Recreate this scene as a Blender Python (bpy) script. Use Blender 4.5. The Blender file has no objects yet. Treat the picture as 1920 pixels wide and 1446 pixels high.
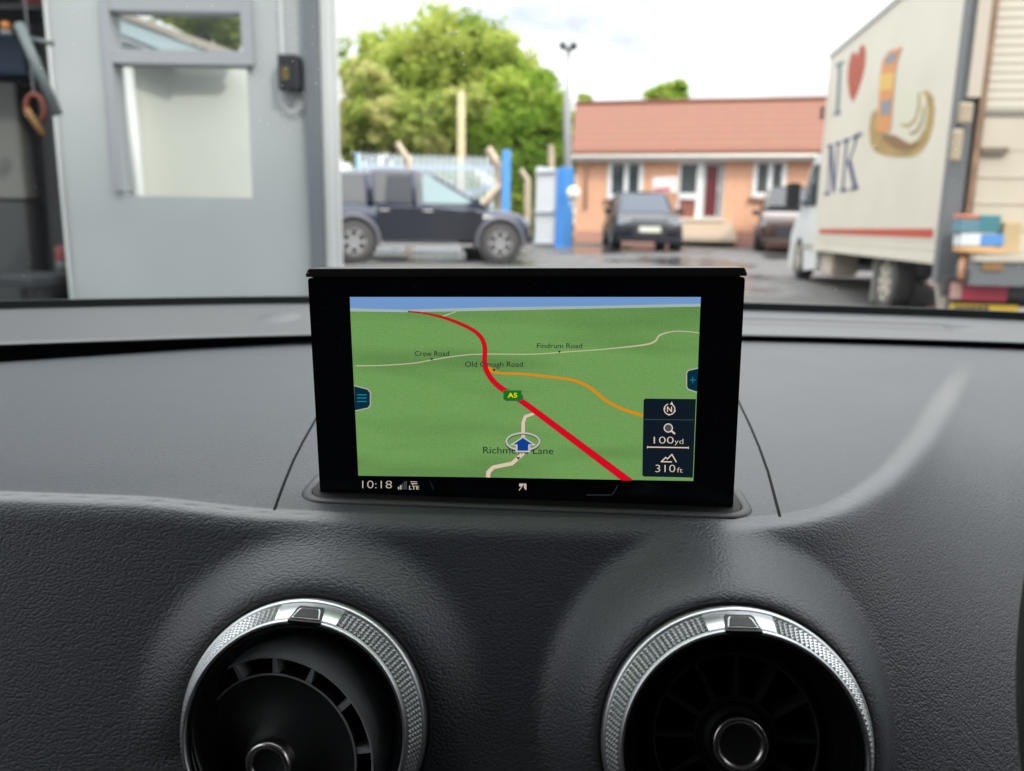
import bpy, bmesh, math, random
import numpy as np
from mathutils import Vector, Matrix
R_ = math.radians
random.seed(7); rng = np.random.default_rng(11)
scene = bpy.context.scene
COL = scene.collection
CH = 1.15                                   # height of the camera above the workshop floor

# ------------------------------------------------------------------ camera
F_PX, CX, CY = 1500.0, 960.0, 723.0
PITCH, ROLL = R_(11.24), R_(1.0)
_fw = Vector((0, math.cos(PITCH), -math.sin(PITCH))); _r = Vector((1, 0, 0)); _u = _r.cross(_fw)
CR = math.cos(ROLL)*_r + math.sin(ROLL)*_u
CU = -math.sin(ROLL)*_r + math.cos(ROLL)*_u
CF = _fw
CAM = Vector((0, 0, CH))
cd = bpy.data.cameras.new('camera'); cam = bpy.data.objects.new('camera', cd); COL.objects.link(cam)
cd.sensor_width = 36; cd.lens = F_PX/1920*36; cd.clip_start = 0.02; cd.clip_end = 2000
cam.matrix_world = Matrix(((CR.x, CU.x, -CF.x, 0), (CR.y, CU.y, -CF.y, 0), (CR.z, CU.z, -CF.z, CH), (0, 0, 0, 1)))
cd.dof.use_dof = True; cd.dof.focus_distance = 0.36; cd.dof.aperture_fstop = 9.4; cd.dof.aperture_blades = 0
scene.camera = cam

# ------------------------------------------------------------------ sky and sun
SUN_DIR = Vector((0.45, -0.60, 0.66)).normalized()
elev = math.asin(SUN_DIR.z); azim = math.atan2(SUN_DIR.x, SUN_DIR.y)
world = bpy.data.worlds.new("World"); scene.world = world; world.use_nodes = True
nt = world.node_tree; nt.nodes.clear()
wo = nt.nodes.new('ShaderNodeOutputWorld'); bg = nt.nodes.new('ShaderNodeBackground')
sky = nt.nodes.new('ShaderNodeTexSky'); sky.sky_type = 'NISHITA'; sky.sun_disc = False
sky.sun_elevation = elev; sky.sun_rotation = azim
tc = nt.nodes.new('ShaderNodeTexCoord'); mp = nt.nodes.new('ShaderNodeMapping'); mp.inputs['Scale'].default_value = (1, 1, 2.2)
mp.inputs['Location'].default_value = (0.35, 0.1, 0.0)
nz = nt.nodes.new('ShaderNodeTexNoise'); nz.inputs['Scale'].default_value = 2.6; nz.inputs['Detail'].default_value = 6
rp = nt.nodes.new('ShaderNodeValToRGB'); rp.color_ramp.elements[0].position = 0.30; rp.color_ramp.elements[1].position = 0.44
n2 = nt.nodes.new('ShaderNodeTexNoise'); n2.inputs['Scale'].default_value = 5.0; n2.inputs['Detail'].default_value = 4
r2 = nt.nodes.new('ShaderNodeValToRGB')
r2.color_ramp.elements[0].color = (11.3, 11.5, 11.8, 1); r2.color_ramp.elements[1].color = (15.0, 15.0, 15.1, 1)
r2.color_ramp.elements[0].position = 0.36; r2.color_ramp.elements[1].position = 0.58
mx = nt.nodes.new('ShaderNodeMix'); mx.data_type = 'RGBA'
L = nt.links.new
L(tc.outputs['Generated'], mp.inputs['Vector']); L(mp.outputs[0], nz.inputs['Vector']); L(mp.outputs[0], n2.inputs['Vector'])
L(nz.outputs['Fac'], rp.inputs['Fac']); L(n2.outputs['Fac'], r2.inputs['Fac'])
L(rp.outputs['Color'], mx.inputs[0]); L(sky.outputs[0], mx.inputs[6]); L(r2.outputs['Color'], mx.inputs[7])
sx = nt.nodes.new('ShaderNodeSeparateXYZ'); L(tc.outputs['Generated'], sx.inputs[0])
mrz = nt.nodes.new('ShaderNodeMapRange'); mrz.inputs['From Min'].default_value = 0.22; mrz.inputs['From Max'].default_value = 0.95; mrz.inputs['To Min'].default_value = 0.9; mrz.inputs['To Max'].default_value = 3.3; L(sx.outputs['Z'], mrz.inputs['Value'])
vm = nt.nodes.new('ShaderNodeVectorMath'); vm.operation = 'SCALE'; L(mx.outputs[2], vm.inputs[0]); L(mrz.outputs[0], vm.inputs['Scale'])   # an overcast sky is brighter overhead
L(vm.outputs[0], bg.inputs['Color']); bg.inputs['Strength'].default_value = 0.115; L(bg.outputs[0], wo.inputs['Surface'])
sl = bpy.data.lights.new('sun', 'SUN'); sl.energy = 2.0; sl.angle = R_(2.5); sl.color = (1.0, 0.93, 0.84)
so = bpy.data.objects.new('sun', sl); COL.objects.link(so)
so.rotation_euler = (-SUN_DIR).to_track_quat('-Z', 'Y').to_euler(); so.location = (20, -20, 40)
scene.view_settings.view_transform = 'Standard'; scene.view_settings.look = 'None'
scene.view_settings.exposure = 0.0; scene.view_settings.gamma = 1; scene.view_settings.use_curve_mapping = False
EXPO = 1.0
scene.cycles.max_bounces = 8; scene.cycles.transparent_max_bounces = 12
scene.cycles.caustics_reflective = False; scene.cycles.caustics_refractive = False

# ------------------------------------------------------------------ helpers
def ray(px, py): return CF + CR*((px-CX)/F_PX) - CU*((py-CY)/F_PX)
def atY(px, py, Y): d = ray(px, py); return CAM + d*(Y/d.y)
def atZ(px, py, z):                          # z relative to the camera height
    d = ray(px, py); return CAM + d*(z/d.z)
def atP(px, py, p0, n): d = ray(px, py); return CAM + d*((p0-CAM).dot(n)/d.dot(n))

def mat(name, color=(.5, .5, .5), rough=.5, metal=0.0, spec=.5, var=0.0, vscale=5.0, bump=0.0, bscale=50.0, coat=0.0, emit=None, estr=1.0, trans=0.0):
    m = bpy.data.materials.new(name); m.use_nodes = True; t = m.node_tree
    b = t.nodes['Principled BSDF']
    b.inputs['Base Color'].default_value = (*color, 1); b.inputs['Roughness'].default_value = rough
    b.inputs['Metallic'].default_value = metal; b.inputs['Specular IOR Level'].default_value = spec
    b.inputs['Coat Weight'].default_value = coat; b.inputs['Coat Roughness'].default_value = .05
    if trans: b.inputs['Transmission Weight'].default_value = trans
    if emit: b.inputs['Emission Color'].default_value = (*emit, 1); b.inputs['Emission Strength'].default_value = estr
    if var or bump:
        c = t.nodes.new('ShaderNodeTexCoord')
    if var:
        n = t.nodes.new('ShaderNodeTexNoise'); n.inputs['Scale'].default_value = vscale; n.inputs['Detail'].default_value = 5
        t.links.new(c.outputs['Object'], n.inputs['Vector'])
        r = t.nodes.new('ShaderNodeValToRGB'); r.color_ramp.elements[0].position = .3; r.color_ramp.elements[1].position = .7
        r.color_ramp.elements[0].color = tuple(x*(1-var) for x in color)+(1,); r.color_ramp.elements[1].color = tuple(min(1, x*(1+var)) for x in color)+(1,)
        t.links.new(n.outputs['Fac'], r.inputs['Fac']); t.links.new(r.outputs['Color'], b.inputs['Base Color'])
    if bump:
        n = t.nodes.new('ShaderNodeTexNoise'); n.inputs['Scale'].default_value = bscale; n.inputs['Detail'].default_value = 4
        t.links.new(c.outputs['Object'], n.inputs['Vector'])
        bb = t.nodes.new('ShaderNodeBump'); bb.inputs['Strength'].default_value = bump; bb.inputs['Distance'].default_value = .01
        t.links.new(n.outputs['Fac'], bb.inputs['Height']); t.links.new(bb.outputs[0], b.inputs['Normal'])
    return m

def link(name, me, m=None, parent=None, smooth=False):
    o = bpy.data.objects.new(name, me); COL.objects.link(o)
    if m is not None: me.materials.append(m)
    if smooth:
        me.polygons.foreach_set('use_smooth', [True]*len(me.polygons))
    if parent is not None:
        o.parent = parent
    return o
def keepw(o, parent):                        # parent a mesh whose vertices are given in world coordinates
    o.parent = parent; o.matrix_parent_inverse = parent.matrix_world.inverted(); return o
def pyd(name, v, f, m=None, parent=None, smooth=False):
    me = bpy.data.meshes.new(name); me.from_pydata([tuple(p) for p in v], [], f); me.update()
    return link(name, me, m, parent, smooth)
def bmo(name, bm, m=None, parent=None, smooth=False):
    me = bpy.data.meshes.new(name); bmesh.ops.recalc_face_normals(bm, faces=bm.faces[:]); bm.to_mesh(me); bm.free()
    return link(name, me, m, parent, smooth)
def empty(name, loc=(0, 0, 0), rz=0.0, parent=None):
    o = bpy.data.objects.new(name, None); COL.objects.link(o); o.location = loc; o.rotation_euler = (0, 0, rz); o.empty_display_size = .1
    if parent: o.parent = parent
    o.matrix_world = Matrix.Translation(loc) @ Matrix.Rotation(rz, 4, 'Z')
    return o
def tag(o, label=None, cat=None, group=None, kind=None):
    if label: o['label'] = label
    if cat: o['category'] = cat
    if group: o['group'] = group
    if kind: o['kind'] = kind
    return o
def box(bm, x0, x1, y0, y1, z0, z1, bev=0.0, M=None):
    r = bmesh.ops.create_cube(bm, size=1.0)
    vs = r['verts']
    for v in vs: v.co = Vector(((x0+x1)/2+v.co.x*(x1-x0), (y0+y1)/2+v.co.y*(y1-y0), (z0+z1)/2+v.co.z*(z1-z0)))
    if bev:
        es = list({e for v in vs for e in v.link_edges})
        rr = bmesh.ops.bevel(bm, geom=es, offset=bev, segments=2, affect='EDGES', profile=.5)
        vs = list({v for f in rr['faces'] for v in f.verts} | {v for v in vs if v.is_valid})
    if M is not None: bmesh.ops.transform(bm, matrix=M, verts=[v for v in vs if v.is_valid])
def tube(bm, pts, rad, n=10, cap=True):
    pts = [Vector(p) for p in pts]; rads = rad if isinstance(rad, (list, tuple)) else [rad]*len(pts)
    rings = []
    up = None
    for i, p in enumerate(pts):
        d = (pts[min(i+1, len(pts)-1)]-pts[max(i-1, 0)]).normalized()
        if up is None: up = Vector((0, 0, 1)) if abs(d.z) < .9 else Vector((1, 0, 0))
        a = d.cross(up).normalized(); b = a.cross(d).normalized(); up = b
        rings.append([bm.verts.new(p+(a*math.cos(2*math.pi*k/n)+b*math.sin(2*math.pi*k/n))*rads[i]) for k in range(n)])
    for i in range(len(rings)-1):
        for k in range(n): bm.faces.new((rings[i][k], rings[i][(k+1) % n], rings[i+1][(k+1) % n], rings[i+1][k]))
    if cap: bm.faces.new(rings[0][::-1]); bm.faces.new(rings[-1])
def lathe(bm, prof, n=64, M=None, a0=0.0, a1=2*math.pi):
    """profile of (r, h) spun about local +Z"""
    full = abs(a1-a0-2*math.pi) < 1e-6; cnt = n if full else n+1
    rings = []
    for k in range(cnt):
        a = a0+(a1-a0)*k/n
        rings.append([bm.verts.new((M or Matrix()) @ Vector((r*math.cos(a), r*math.sin(a), h))) for r, h in prof])
    for k in range(n):
        A = rings[k]; B = rings[(k+1) % cnt]
        for i in range(len(prof)-1):
            if prof[i][0] < 1e-9 and prof[i+1][0] < 1e-9: continue
            bm.faces.new((A[i], B[i], B[i+1], A[i+1]))
    if full: bmesh.ops.remove_doubles(bm, verts=[r[i] for r in rings for i in range(len(prof)) if prof[i][0] < 1e-9], dist=1e-7)
def prism(bm, poly, depth_vec):
    """extrude a 3D polygon by a vector"""
    poly = [Vector(p) for p in poly]; dv = Vector(depth_vec)
    a = [bm.verts.new(p) for p in poly]; b = [bm.verts.new(p+dv) for p in poly]
    n = len(poly)
    bm.faces.new(a); bm.faces.new(b[::-1])
    for i in range(n): bm.faces.new((a[i], b[i], b[(i+1) % n], a[(i+1) % n]))
def arc(x, y, r, a0, a1, n=8): return [(x+r*math.cos(R_(a0+(a1-a0)*i/n)), y+r*math.sin(R_(a0+(a1-a0)*i/n))) for i in range(n+1)]
def rrect(x0, x1, y0, y1, r, n=6): return arc(x1-r, y0+r, r, -90, 0, n)+arc(x1-r, y1-r, r, 0, 90, n)+arc(x0+r, y1-r, r, 90, 180, n)+arc(x0+r, y0+r, r, 180, 270, n)
def sst(a, b, x): t = np.clip((x-a)/(b-a), 0, 1); return t*t*(3-2*t)

# ------------------------------------------------------------------ materials
def leather_mat(name, col, rough, cell=.0021, depth=.00035, strength=.75, spec=.5, crest=False):
    m = bpy.data.materials.new(name); m.use_nodes = True; t = m.node_tree; b = t.nodes['Principled BSDF']
    b.inputs['Base Color'].default_value = (*col, 1); b.inputs['Roughness'].default_value = rough; b.inputs['Specular IOR Level'].default_value = spec
    c = t.nodes.new('ShaderNodeTexCoord'); mpn = t.nodes.new('ShaderNodeMapping')
    mpn.inputs['Scale'].default_value = (.74, 1.0, 1.0); t.links.new(c.outputs['Object'], mpn.inputs['Vector'])
    n = t.nodes.new('ShaderNodeTexNoise'); n.inputs['Scale'].default_value = 160; n.inputs['Detail'].default_value = 2
    t.links.new(mpn.outputs[0], n.inputs['Vector'])
    ma = t.nodes.new('ShaderNodeVectorMath'); ma.operation = 'MULTIPLY_ADD'; ma.inputs[1].default_value = (.0006, .0006, .0006)
    t.links.new(n.outputs['Color'], ma.inputs[0]); t.links.new(mpn.outputs[0], ma.inputs[2])
    v = t.nodes.new('ShaderNodeTexVoronoi'); v.feature = 'F1'; v.inputs['Scale'].default_value = 1/cell
    t.links.new(ma.outputs[0], v.inputs['Vector'])
    pw = t.nodes.new('ShaderNodeMath'); pw.operation = 'POWER'; pw.inputs[1].default_value = 1.7; t.links.new(v.outputs['Distance'], pw.inputs[0])
    bb = t.nodes.new('ShaderNodeBump'); bb.invert = True; bb.inputs['Strength'].default_value = strength; bb.inputs['Distance'].default_value = depth
    t.links.new(pw.outputs[0], bb.inputs['Height'])
    n3 = t.nodes.new('ShaderNodeTexNoise'); n3.inputs['Scale'].default_value = 14; n3.inputs['Detail'].default_value = 4
    t.links.new(c.outputs['Object'], n3.inputs['Vector'])
    mr = t.nodes.new('ShaderNodeMapRange'); mr.inputs['To Min'].default_value = rough-.04; mr.inputs['To Max'].default_value = rough+.05
    t.links.new(n3.outputs['Fac'], mr.inputs['Value']); t.links.new(mr.outputs[0], b.inputs['Roughness'])
    t.links.new(bb.outputs[0], b.inputs['Normal'])
    if crest:                                # the moulded crease is smoother and glossier than the grained pad
        at = t.nodes.new('ShaderNodeAttribute'); at.attribute_name = 'crest'
        iv = t.nodes.new('ShaderNodeMath'); iv.operation = 'MULTIPLY_ADD'; iv.inputs[1].default_value = -.68; iv.inputs[2].default_value = 1.0; t.links.new(at.outputs['Fac'], iv.inputs[0])
        t.links.new(iv.outputs[0], bb.inputs['Strength'])
        rm_ = t.nodes.new('ShaderNodeMath'); rm_.operation = 'MULTIPLY_ADD'; rm_.inputs[1].default_value = -.08; t.links.new(at.outputs['Fac'], rm_.inputs[0]); t.links.new(mr.outputs[0], rm_.inputs[2]); t.links.new(rm_.outputs[0], b.inputs['Roughness'])
        cw = t.nodes.new('ShaderNodeMath'); cw.operation = 'MULTIPLY'; cw.inputs[1].default_value = .7; t.links.new(at.outputs['Fac'], cw.inputs[0]); t.links.new(cw.outputs[0], b.inputs['Coat Weight']); b.inputs['Coat Roughness'].default_value = .3
    return m
M_LEATHER = leather_mat('dash_leather', (.043, .049, .058), .45, cell=.00108, depth=.00021, strength=1.0, spec=.52, crest=True)
M_TRIM = leather_mat('dash_rear_trim', (.060, .062, .067), .46, cell=.0012, depth=.0001, strength=.3, spec=.6)
M_RINGTRIM = mat('slot_trim_plastic', (.05, .054, .06), .45, spec=.4, bump=.1, bscale=900)
M_BLACK = mat('void_black', (.004, .004, .005), .7)
M_GAP = mat('seam_black', (.006, .006, .007), .8, spec=.1)
M_GLOSS = mat('piano_black', (.006, .007, .009), .07)
M_SCREENBODY = mat('screen_housing_black', (.006, .0075, .012), .16, spec=.35)
M_CAP = mat('screen_top_cap', (.03, .03, .032), .33)
M_MATTE = mat('vent_matte_black', (.012, .013, .015), .5, bump=.15, bscale=1800)
M_SLEEVE = mat('vent_sleeve_lit', (.36, .385, .40), .42, bump=.15, bscale=1500)  # black plastic, its colour lightened to look lit
M_SATIN = mat('satin_aluminium', (.56, .58, .60), .38, metal=1.0, var=.04, vscale=60)
M_PTR = mat('pointer_black', (.012, .014, .014), .45, spec=.3)
M_KNOBM = mat('dark_chrome', (.5, .49, .49), .25, metal=1.0)

# ------------------------------------------------------------------ ground
def gz(Y):
    return float(np.interp(Y, [-60, 5, 7.3, 10.5, 16, 21.5, 27, 60, 300], [0, 0, .24, .38, .42, .62, .68, .7, .7]))
gm = bpy.data.materials.new('yard_asphalt'); gm.use_nodes = True; t = gm.node_tree; b = t.nodes['Principled BSDF']
c = t.nodes.new('ShaderNodeTexCoord')
n = t.nodes.new('ShaderNodeTexNoise'); n.inputs['Scale'].default_value = .45; n.inputs['Detail'].default_value = 6; t.links.new(c.outputs['Object'], n.inputs['Vector'])
cr = t.nodes.new('ShaderNodeValToRGB'); cr.color_ramp.elements[0].position = .38; cr.color_ramp.elements[0].color = (.042, .042, .047, 1); cr.color_ramp.elements[1].position = .62; cr.color_ramp.elements[1].color = (.098, .092, .088, 1)
t.links.new(n.outputs['Fac'], cr.inputs['Fac']); t.links.new(cr.outputs['Color'], b.inputs['Base Color'])
rr = t.nodes.new('ShaderNodeValToRGB'); rr.color_ramp.elements[0].position = .44; rr.color_ramp.elements[0].color = (.12, .12, .12, 1); rr.color_ramp.elements[1].position = .52; rr.color_ramp.elements[1].color = (.75, .75, .75, 1)
t.links.new(n.outputs['Fac'], rr.inputs['Fac']); t.links.new(rr.outputs['Color'], b.inputs['Roughness'])
n5 = t.nodes.new('ShaderNodeTexNoise'); n5.inputs['Scale'].default_value = 40; t.links.new(c.outputs['Object'], n5.inputs['Vector'])
bb = t.nodes.new('ShaderNodeBump'); bb.inputs['Strength'].default_value = .25; bb.inputs['Distance'].default_value = .02; t.links.new(n5.outputs['Fac'], bb.inputs['Height']); t.links.new(bb.outputs[0], b.inputs['Normal'])
ys = [-60, -30, -10, 0, 3, 5, 5.8, 6.5, 7.3, 8.2, 9, 10.5, 12, 14, 16, 18, 20, 21.5, 24, 27, 35, 60, 150, 500]
xs = [-400, -100, -40, -20, -10, -5, 0, 5, 10, 20, 40, 100, 400]
vv = [(x, y, gz(y)) for y in ys for x in xs]; nx = len(xs)
ff = [(j*nx+i, j*nx+i+1, (j+1)*nx+i+1, (j+1)*nx+i) for j in range(len(ys)-1) for i in range(nx-1)]
tag(pyd('ground', vv, ff, gm, smooth=True), 'dark patched asphalt yard with wet pools outside the workshop', kind='structure')

# ================================================================== THE CAR INTERIOR
# crease of the dash pad in plan (X, Y, z relative to camera)
CRS = np.array([(-.80, .385), (-.55, .368), (-.40, .358), (-.2337, .3485), (-.1589, .3452), (-.1057, .3416), (-.0608, .3392), (.0105, .3385), (.0819, .3387),
                (.1061, .3399), (.132, .3458), (.150, .354), (.1644, .3658), (.188, .391), (.2092, .419), (.243, .467), (.2761, .5181), (.318, .580), (.3634, .6478), (.42, .735), (.50, .86)])
# resample finely
seg = np.linalg.norm(np.diff(CRS, axis=0), axis=1); cum = np.concatenate([[0], np.cumsum(seg)])
ss = np.linspace(0, cum[-1], 1400); CC = np.stack([np.interp(ss, cum, CRS[:, 0]), np.interp(ss, cum, CRS[:, 1])], 1)
for _ in range(160): CC[1:-1] = .25*CC[:-2]+.5*CC[1:-1]+.25*CC[2:]
TAN = np.gradient(CC, axis=0); TAN /= np.linalg.norm(TAN, axis=1)[:, None]
NRM = np.stack([TAN[:, 1], -TAN[:, 0]], 1)            # towards the viewer / right side
def groove_y(X): return np.interp(X, [-.8, -.55, -.405, -.19, 0, .224, .488, .8], [.34+.10, .55, .624, .728, .757, .768, .757, .70])
def tray_z(X, Y): return -.1275 + .053*(Y-.34)
def crease_w(s): return sst(.13, .30, s)
# slope of the pad in front of the crease: a soft bright shoulder first, then the steep face (or, at the right, the broad cowl)
TD = np.linspace(0, .35, 7001)
def _ramp(pts): x, a = zip(*pts); return np.tan(np.radians(np.interp(TD, x, a)))
T0S = _ramp([(0, -1), (.0012, 20), (.0058, 27), (.0120, 61), (.4, 61)])
T1S = _ramp([(0, -1), (.002, 22), (.012, 24), (.022, 9), (.05, 12), (.10, 27), (.16, 45), (.25, 60), (.4, 62)])
T0I = np.concatenate([[0], np.cumsum((T0S[1:]+T0S[:-1])/2*np.diff(TD))]); T1I = np.concatenate([[0], np.cumsum((T1S[1:]+T1S[:-1])/2*np.diff(TD))])
def dash_z(X, Y):
    sh = X.shape; P = np.stack([X.ravel(), Y.ravel()], 1)
    out = np.empty(len(P)); 
    for i0 in range(0, len(P), 4000):
        q = P[i0:i0+4000]; d2 = ((q[:, None, :]-CC[None])**2).sum(2); k = d2.argmin(1)
        dv = q-CC[k]; sd = (dv*NRM[k]).sum(1); d = np.sqrt(d2[np.arange(len(q)), k])*np.sign(sd)
        w = crease_w(CC[k, 0])
        dd = np.maximum(d+.003, 0)
        D0 = np.interp(dd, TD, T0I)+np.maximum(dd-TD[-1], 0)*math.tan(R_(61))
        D1 = np.interp(dd, TD, T1I)+np.maximum(dd-TD[-1], 0)*T1S[-1]
        base = tray_z(q[:, 0], np.minimum(q[:, 1], 1e9)) if False else None
        # height of the tray at the crease point, and of the tray itself behind it
        zc = tray_z(CC[k, 0], CC[k, 1]); zt = tray_z(q[:, 0], q[:, 1])
        zz = np.where(d <= -.003, zt, zt*(1-sst(0, .03, dd))+zc*sst(0, .03, dd) - ((1-w)*D0+w*D1))
        fade = 1-w*sst(-.22, -.03, q[:, 1]-groove_y(q[:, 0]))
        zz = zt+(zz-zt)*fade
        zz = zz+.0036*np.exp(-((d+.001)/.030)**2)*fade*sst(.11, .18, np.abs(CC[k, 0]-.005))
        out[i0:i0+4000] = zz
    return out.reshape(sh)
A_AX = Vector((-.052*math.cos(R_(16)), -math.cos(R_(16)), math.sin(R_(16)))).normalized()
VENTS = [dict(c=CAM+ray(567, 1362)*.322, R=.0502), dict(c=CAM+ray(1382, 1397)*.303, R=.0512)]
ysA = np.concatenate([np.arange(.19, .318, .0013), np.arange(.318, .362, .0007), np.arange(.362, .40, .002)])
xsA = np.arange(-.66, .661, .0024)
n_t = 90
rows = []
XX = xsA[None, :]
gy = groove_y(xsA)
tt = np.linspace(0, 1, n_t)
shY = np.interp(xsA, [-.80, -.55, -.40, -.2337, -.1589, -.1057, -.0608, .0105, .0819, .1061, .132, .150, .24], [.0465, .0295, .0195, .0100, .0067, .0031, .0007, 0, .0002, .0014, .0073, .0085, 0])[None, :]
Yg = np.concatenate([ysA[:, None]+shY, (.40+shY)+(gy[None, :]-.40-shY)*tt[1:, None]], 0)
Xg = np.repeat(XX, Yg.shape[0], 0)
Zg = dash_z(Xg, Yg)
P3 = np.stack([Xg, Yg, Zg+CH], 2)
# edge roll into the groove
last = P3[-1]
for k, (dy, dz) in enumerate([(.0025, -.0006), (.004, -.003), (.0042, -.03)]):
    e = last.copy(); e[:, 1] += dy; e[:, 2] += dz; P3 = np.concatenate([P3, e[None]], 0)
# vent humps
front = Zg.shape[0]
for ve in VENTS:
    c0 = np.array(ve['c']); a = np.array(A_AX); Rv = ve['R']
    rel = P3-c0; al = rel @ a; rad = np.linalg.norm(rel-al[..., None]*a, axis=2)
    hump = (1-sst(Rv+.0008, Rv+.030, rad))**1.35
    tgt = -.0035
    push = np.maximum(tgt-al, 0)*hump**1.0*(P3[..., 1] < .40)
    P3 = P3+push[..., None]*a
    ve['rad'] = rad
nr, nc = P3.shape[:2]
hole = np.zeros((nr, nc), bool)
for ve in VENTS: hole |= (ve['rad'] < ve['R']-.0035)
# slot for the screen
DEV_L = Vector((.0065, .3591, -.1258+CH)); 
DEV_M = Matrix.Rotation(-.0518, 4, 'Z') @ Matrix.Rotation(.0093, 4, 'X') @ Matrix.Rotation(-.0228, 4, 'Y')
idx = np.arange(nr*nc).reshape(nr, nc)
f4 = np.stack([idx[:-1, :-1], idx[:-1, 1:], idx[1:, 1:], idx[1:, :-1]], -1)
hm = hole[:-1, :-1] & hole[:-1, 1:] & hole[1:, 1:] & hole[1:, :-1]
f4 = f4[~hm].reshape(-1, 4)
dash = empty('dashboard', (0, .5, .9))
tag(dash, 'black leather-grained car dashboard with a crease across it below the windscreen', 'dashboard')
me = bpy.data.meshes.new('padded_top'); me.from_pydata(P3.reshape(-1, 3).tolist(), [], f4.tolist()); me.update()
pad = link('padded_top', me, M_LEATHER, None, True); keepw(pad, dash)
def crest_of(X, Y):
    out = np.zeros(len(X))
    for i0 in range(0, len(X), 4000):
        q = np.stack([X[i0:i0+4000], Y[i0:i0+4000]], 1); d2 = ((q[:, None, :]-CC[None])**2).sum(2); k = d2.argmin(1)
        sd = ((q-CC[k])*NRM[k]).sum(1); d = np.sqrt(d2[np.arange(len(q)), k])*np.sign(sd); xk = CC[k, 0]; w = crease_w(xk)
        gate = (1-sst(-.095, -.065, xk)*(1-sst(.080, .11, xk)))*(1-sst(.31, .40, xk))
        c0, wd = .0010+.0038*w, .0036+.0030*w
        out[i0:i0+4000] = np.exp(-(np.abs(d-c0)/wd)**3)*gate
    return out
cr_ = crest_of(Xg.ravel(), Yg.ravel()); full = np.zeros(len(me.vertices)); full[:len(cr_)] = cr_
full[:len(cr_)] *= (P3.reshape(-1, 3)[:len(cr_), 2] > CH-.16)
at_ = me.attributes.new('crest', 'FLOAT', 'POINT'); at_.data.foreach_set('value', full.astype(np.float32))
def surf_z(x, y): return float(dash_z(np.array([[x]]), np.array([[y]]))[0, 0])+CH
def pad_point(px, py):                      # where a line of sight meets the un-humped pad
    d = ray(px, py); lo, hi = .15, .95
    f = lambda s: (CAM+d*s).z-surf_z((CAM+d*s).x, (CAM+d*s).y)
    for _ in range(30):
        mid = (lo+hi)/2
        if f(mid) > 0: lo = mid
        else: hi = mid
    return CAM+d*lo
# panel seams either side of the screen
def seam(pts, w=.0013):
    P = [pad_point(*p) for p in pts]
    # smooth resample
    Q = []
    for i in range(len(P)-1):
        for k in range(6): Q.append(P[i].lerp(P[i+1], k/6))
    Q.append(P[-1])
    bm = bmesh.new(); A = []; B = []
    for i, p in enumerate(Q):
        d = (Q[min(i+1, len(Q)-1)]-Q[max(i-1, 0)]).normalized(); s = d.cross(Vector((0, 0, 1))).normalized()
        z = surf_z(p.x, p.y)
        A.append([bm.verts.new((p.x+s.x*o, p.y+s.y*o, z+h)) for o, h in ((-w/2, -.0004), (-w/2, .00025), (w/2, .00025), (w/2, -.0004))])
    for i in range(len(A)-1):
        for k in range(3): bm.faces.new((A[i][k], A[i][k+1], A[i+1][k+1], A[i+1][k]))
    keepw(bmo('panel_seam', bm, M_GAP), dash)
seam([(604, 765), (590, 790), (570, 825), (551, 862), (534, 903), (522, 935), (515, 956)])
seam([(1376, 735), (1388, 760), (1405, 795), (1424, 840), (1440, 885), (1452, 930), (1462, 969)])
# recess under the rear trim, coloured black for the shade of its lip
bm = bmesh.new(); V1 = []; 
lipx = [-.8, -.60, -.42, -.19, 0, .23, .49, .8]; lipy = [.46, .545, .625, .722, .757, .772, .752, .68]
def lipY(x): return float(np.interp(x, np.linspace(-.8, .8, 65), np.convolve(np.pad(np.interp(np.linspace(-.8, .8, 65), lipx, lipy), 4, mode='edge'), np.ones(9)/9, 'valid')))
basex = [-.9, -.70, -.514, -.2345, 0, .265, .562, .8]; basey = [.52, .68, .80, .915, .945, .925, .872, .74]
def baseY(x): return float(np.interp(x, np.linspace(-.9, .8, 65), np.convolve(np.pad(np.interp(np.linspace(-.9, .8, 65), basex, basey), 4, mode='edge'), np.ones(9)/9, 'valid')))
xs2 = np.linspace(-.72, .72, 121)
prof_void = [(-.002, -.150), (.05, -.150), (.05, -.101)]
rings = [[bm.verts.new((x, float(groove_y(x))+dy+.004, CH+z)) for dy, z in prof_void] for x in xs2]
for i in range(len(rings)-1):
    for k in range(2): bm.faces.new((rings[i][k], rings[i][k+1], rings[i+1][k+1], rings[i+1][k]))
keepw(bmo('gap_recess', bm, M_BLACK), dash)
# rear trim (defroster strip)
def rear_prof(x):
    ly, by = lipY(x), baseY(x)
    h = .0
    P = [(ly+.010, -.1010), (ly+.001, -.1006), (ly-.001, -.0998), (ly, -.0988), (ly+.004, -.0979), (ly+.012, -.0972)]
    for k in range(1, 15): P.append((ly+.012+(by+.03-ly-.012)*k/14, -.0972+.009*(k/14)))
    return P
XR = np.linspace(-.72, .72, 361)
bm = bmesh.new(); rings = []
def grille_dip(x, y):
    ly, by = lipY(x), baseY(x); u = (y-ly)/(by-ly)
    dip = 0
    if .02 < x < .50:                       # speaker slot: shallow trough tapering at its right end
        e = float(sst(.44, .50, x)) ; inb = float(sst(.30, .36, u))*(1-float(sst(.62-.1*e, .68-.1*e, u)))
        dip -= .006*inb*(1-e)
    r = math.hypot((x+.235)/.02, (y-.80)/.035)
    dip += .004*max(0, 1-r*r)
    return dip
for x in XR:
    pr = rear_prof(x); pr2 = pr[:6]
    y0, y1 = pr[5][0], pr[-1][0]
    for k in range(1, 61):
        y = y0+(y1-y0)*k/60; z = -.0972+.009*k/60+grille_dip(x, y); pr2.append((y, z))
    rings.append([bm.verts.new((x, y, CH+z)) for y, z in pr2])
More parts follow.
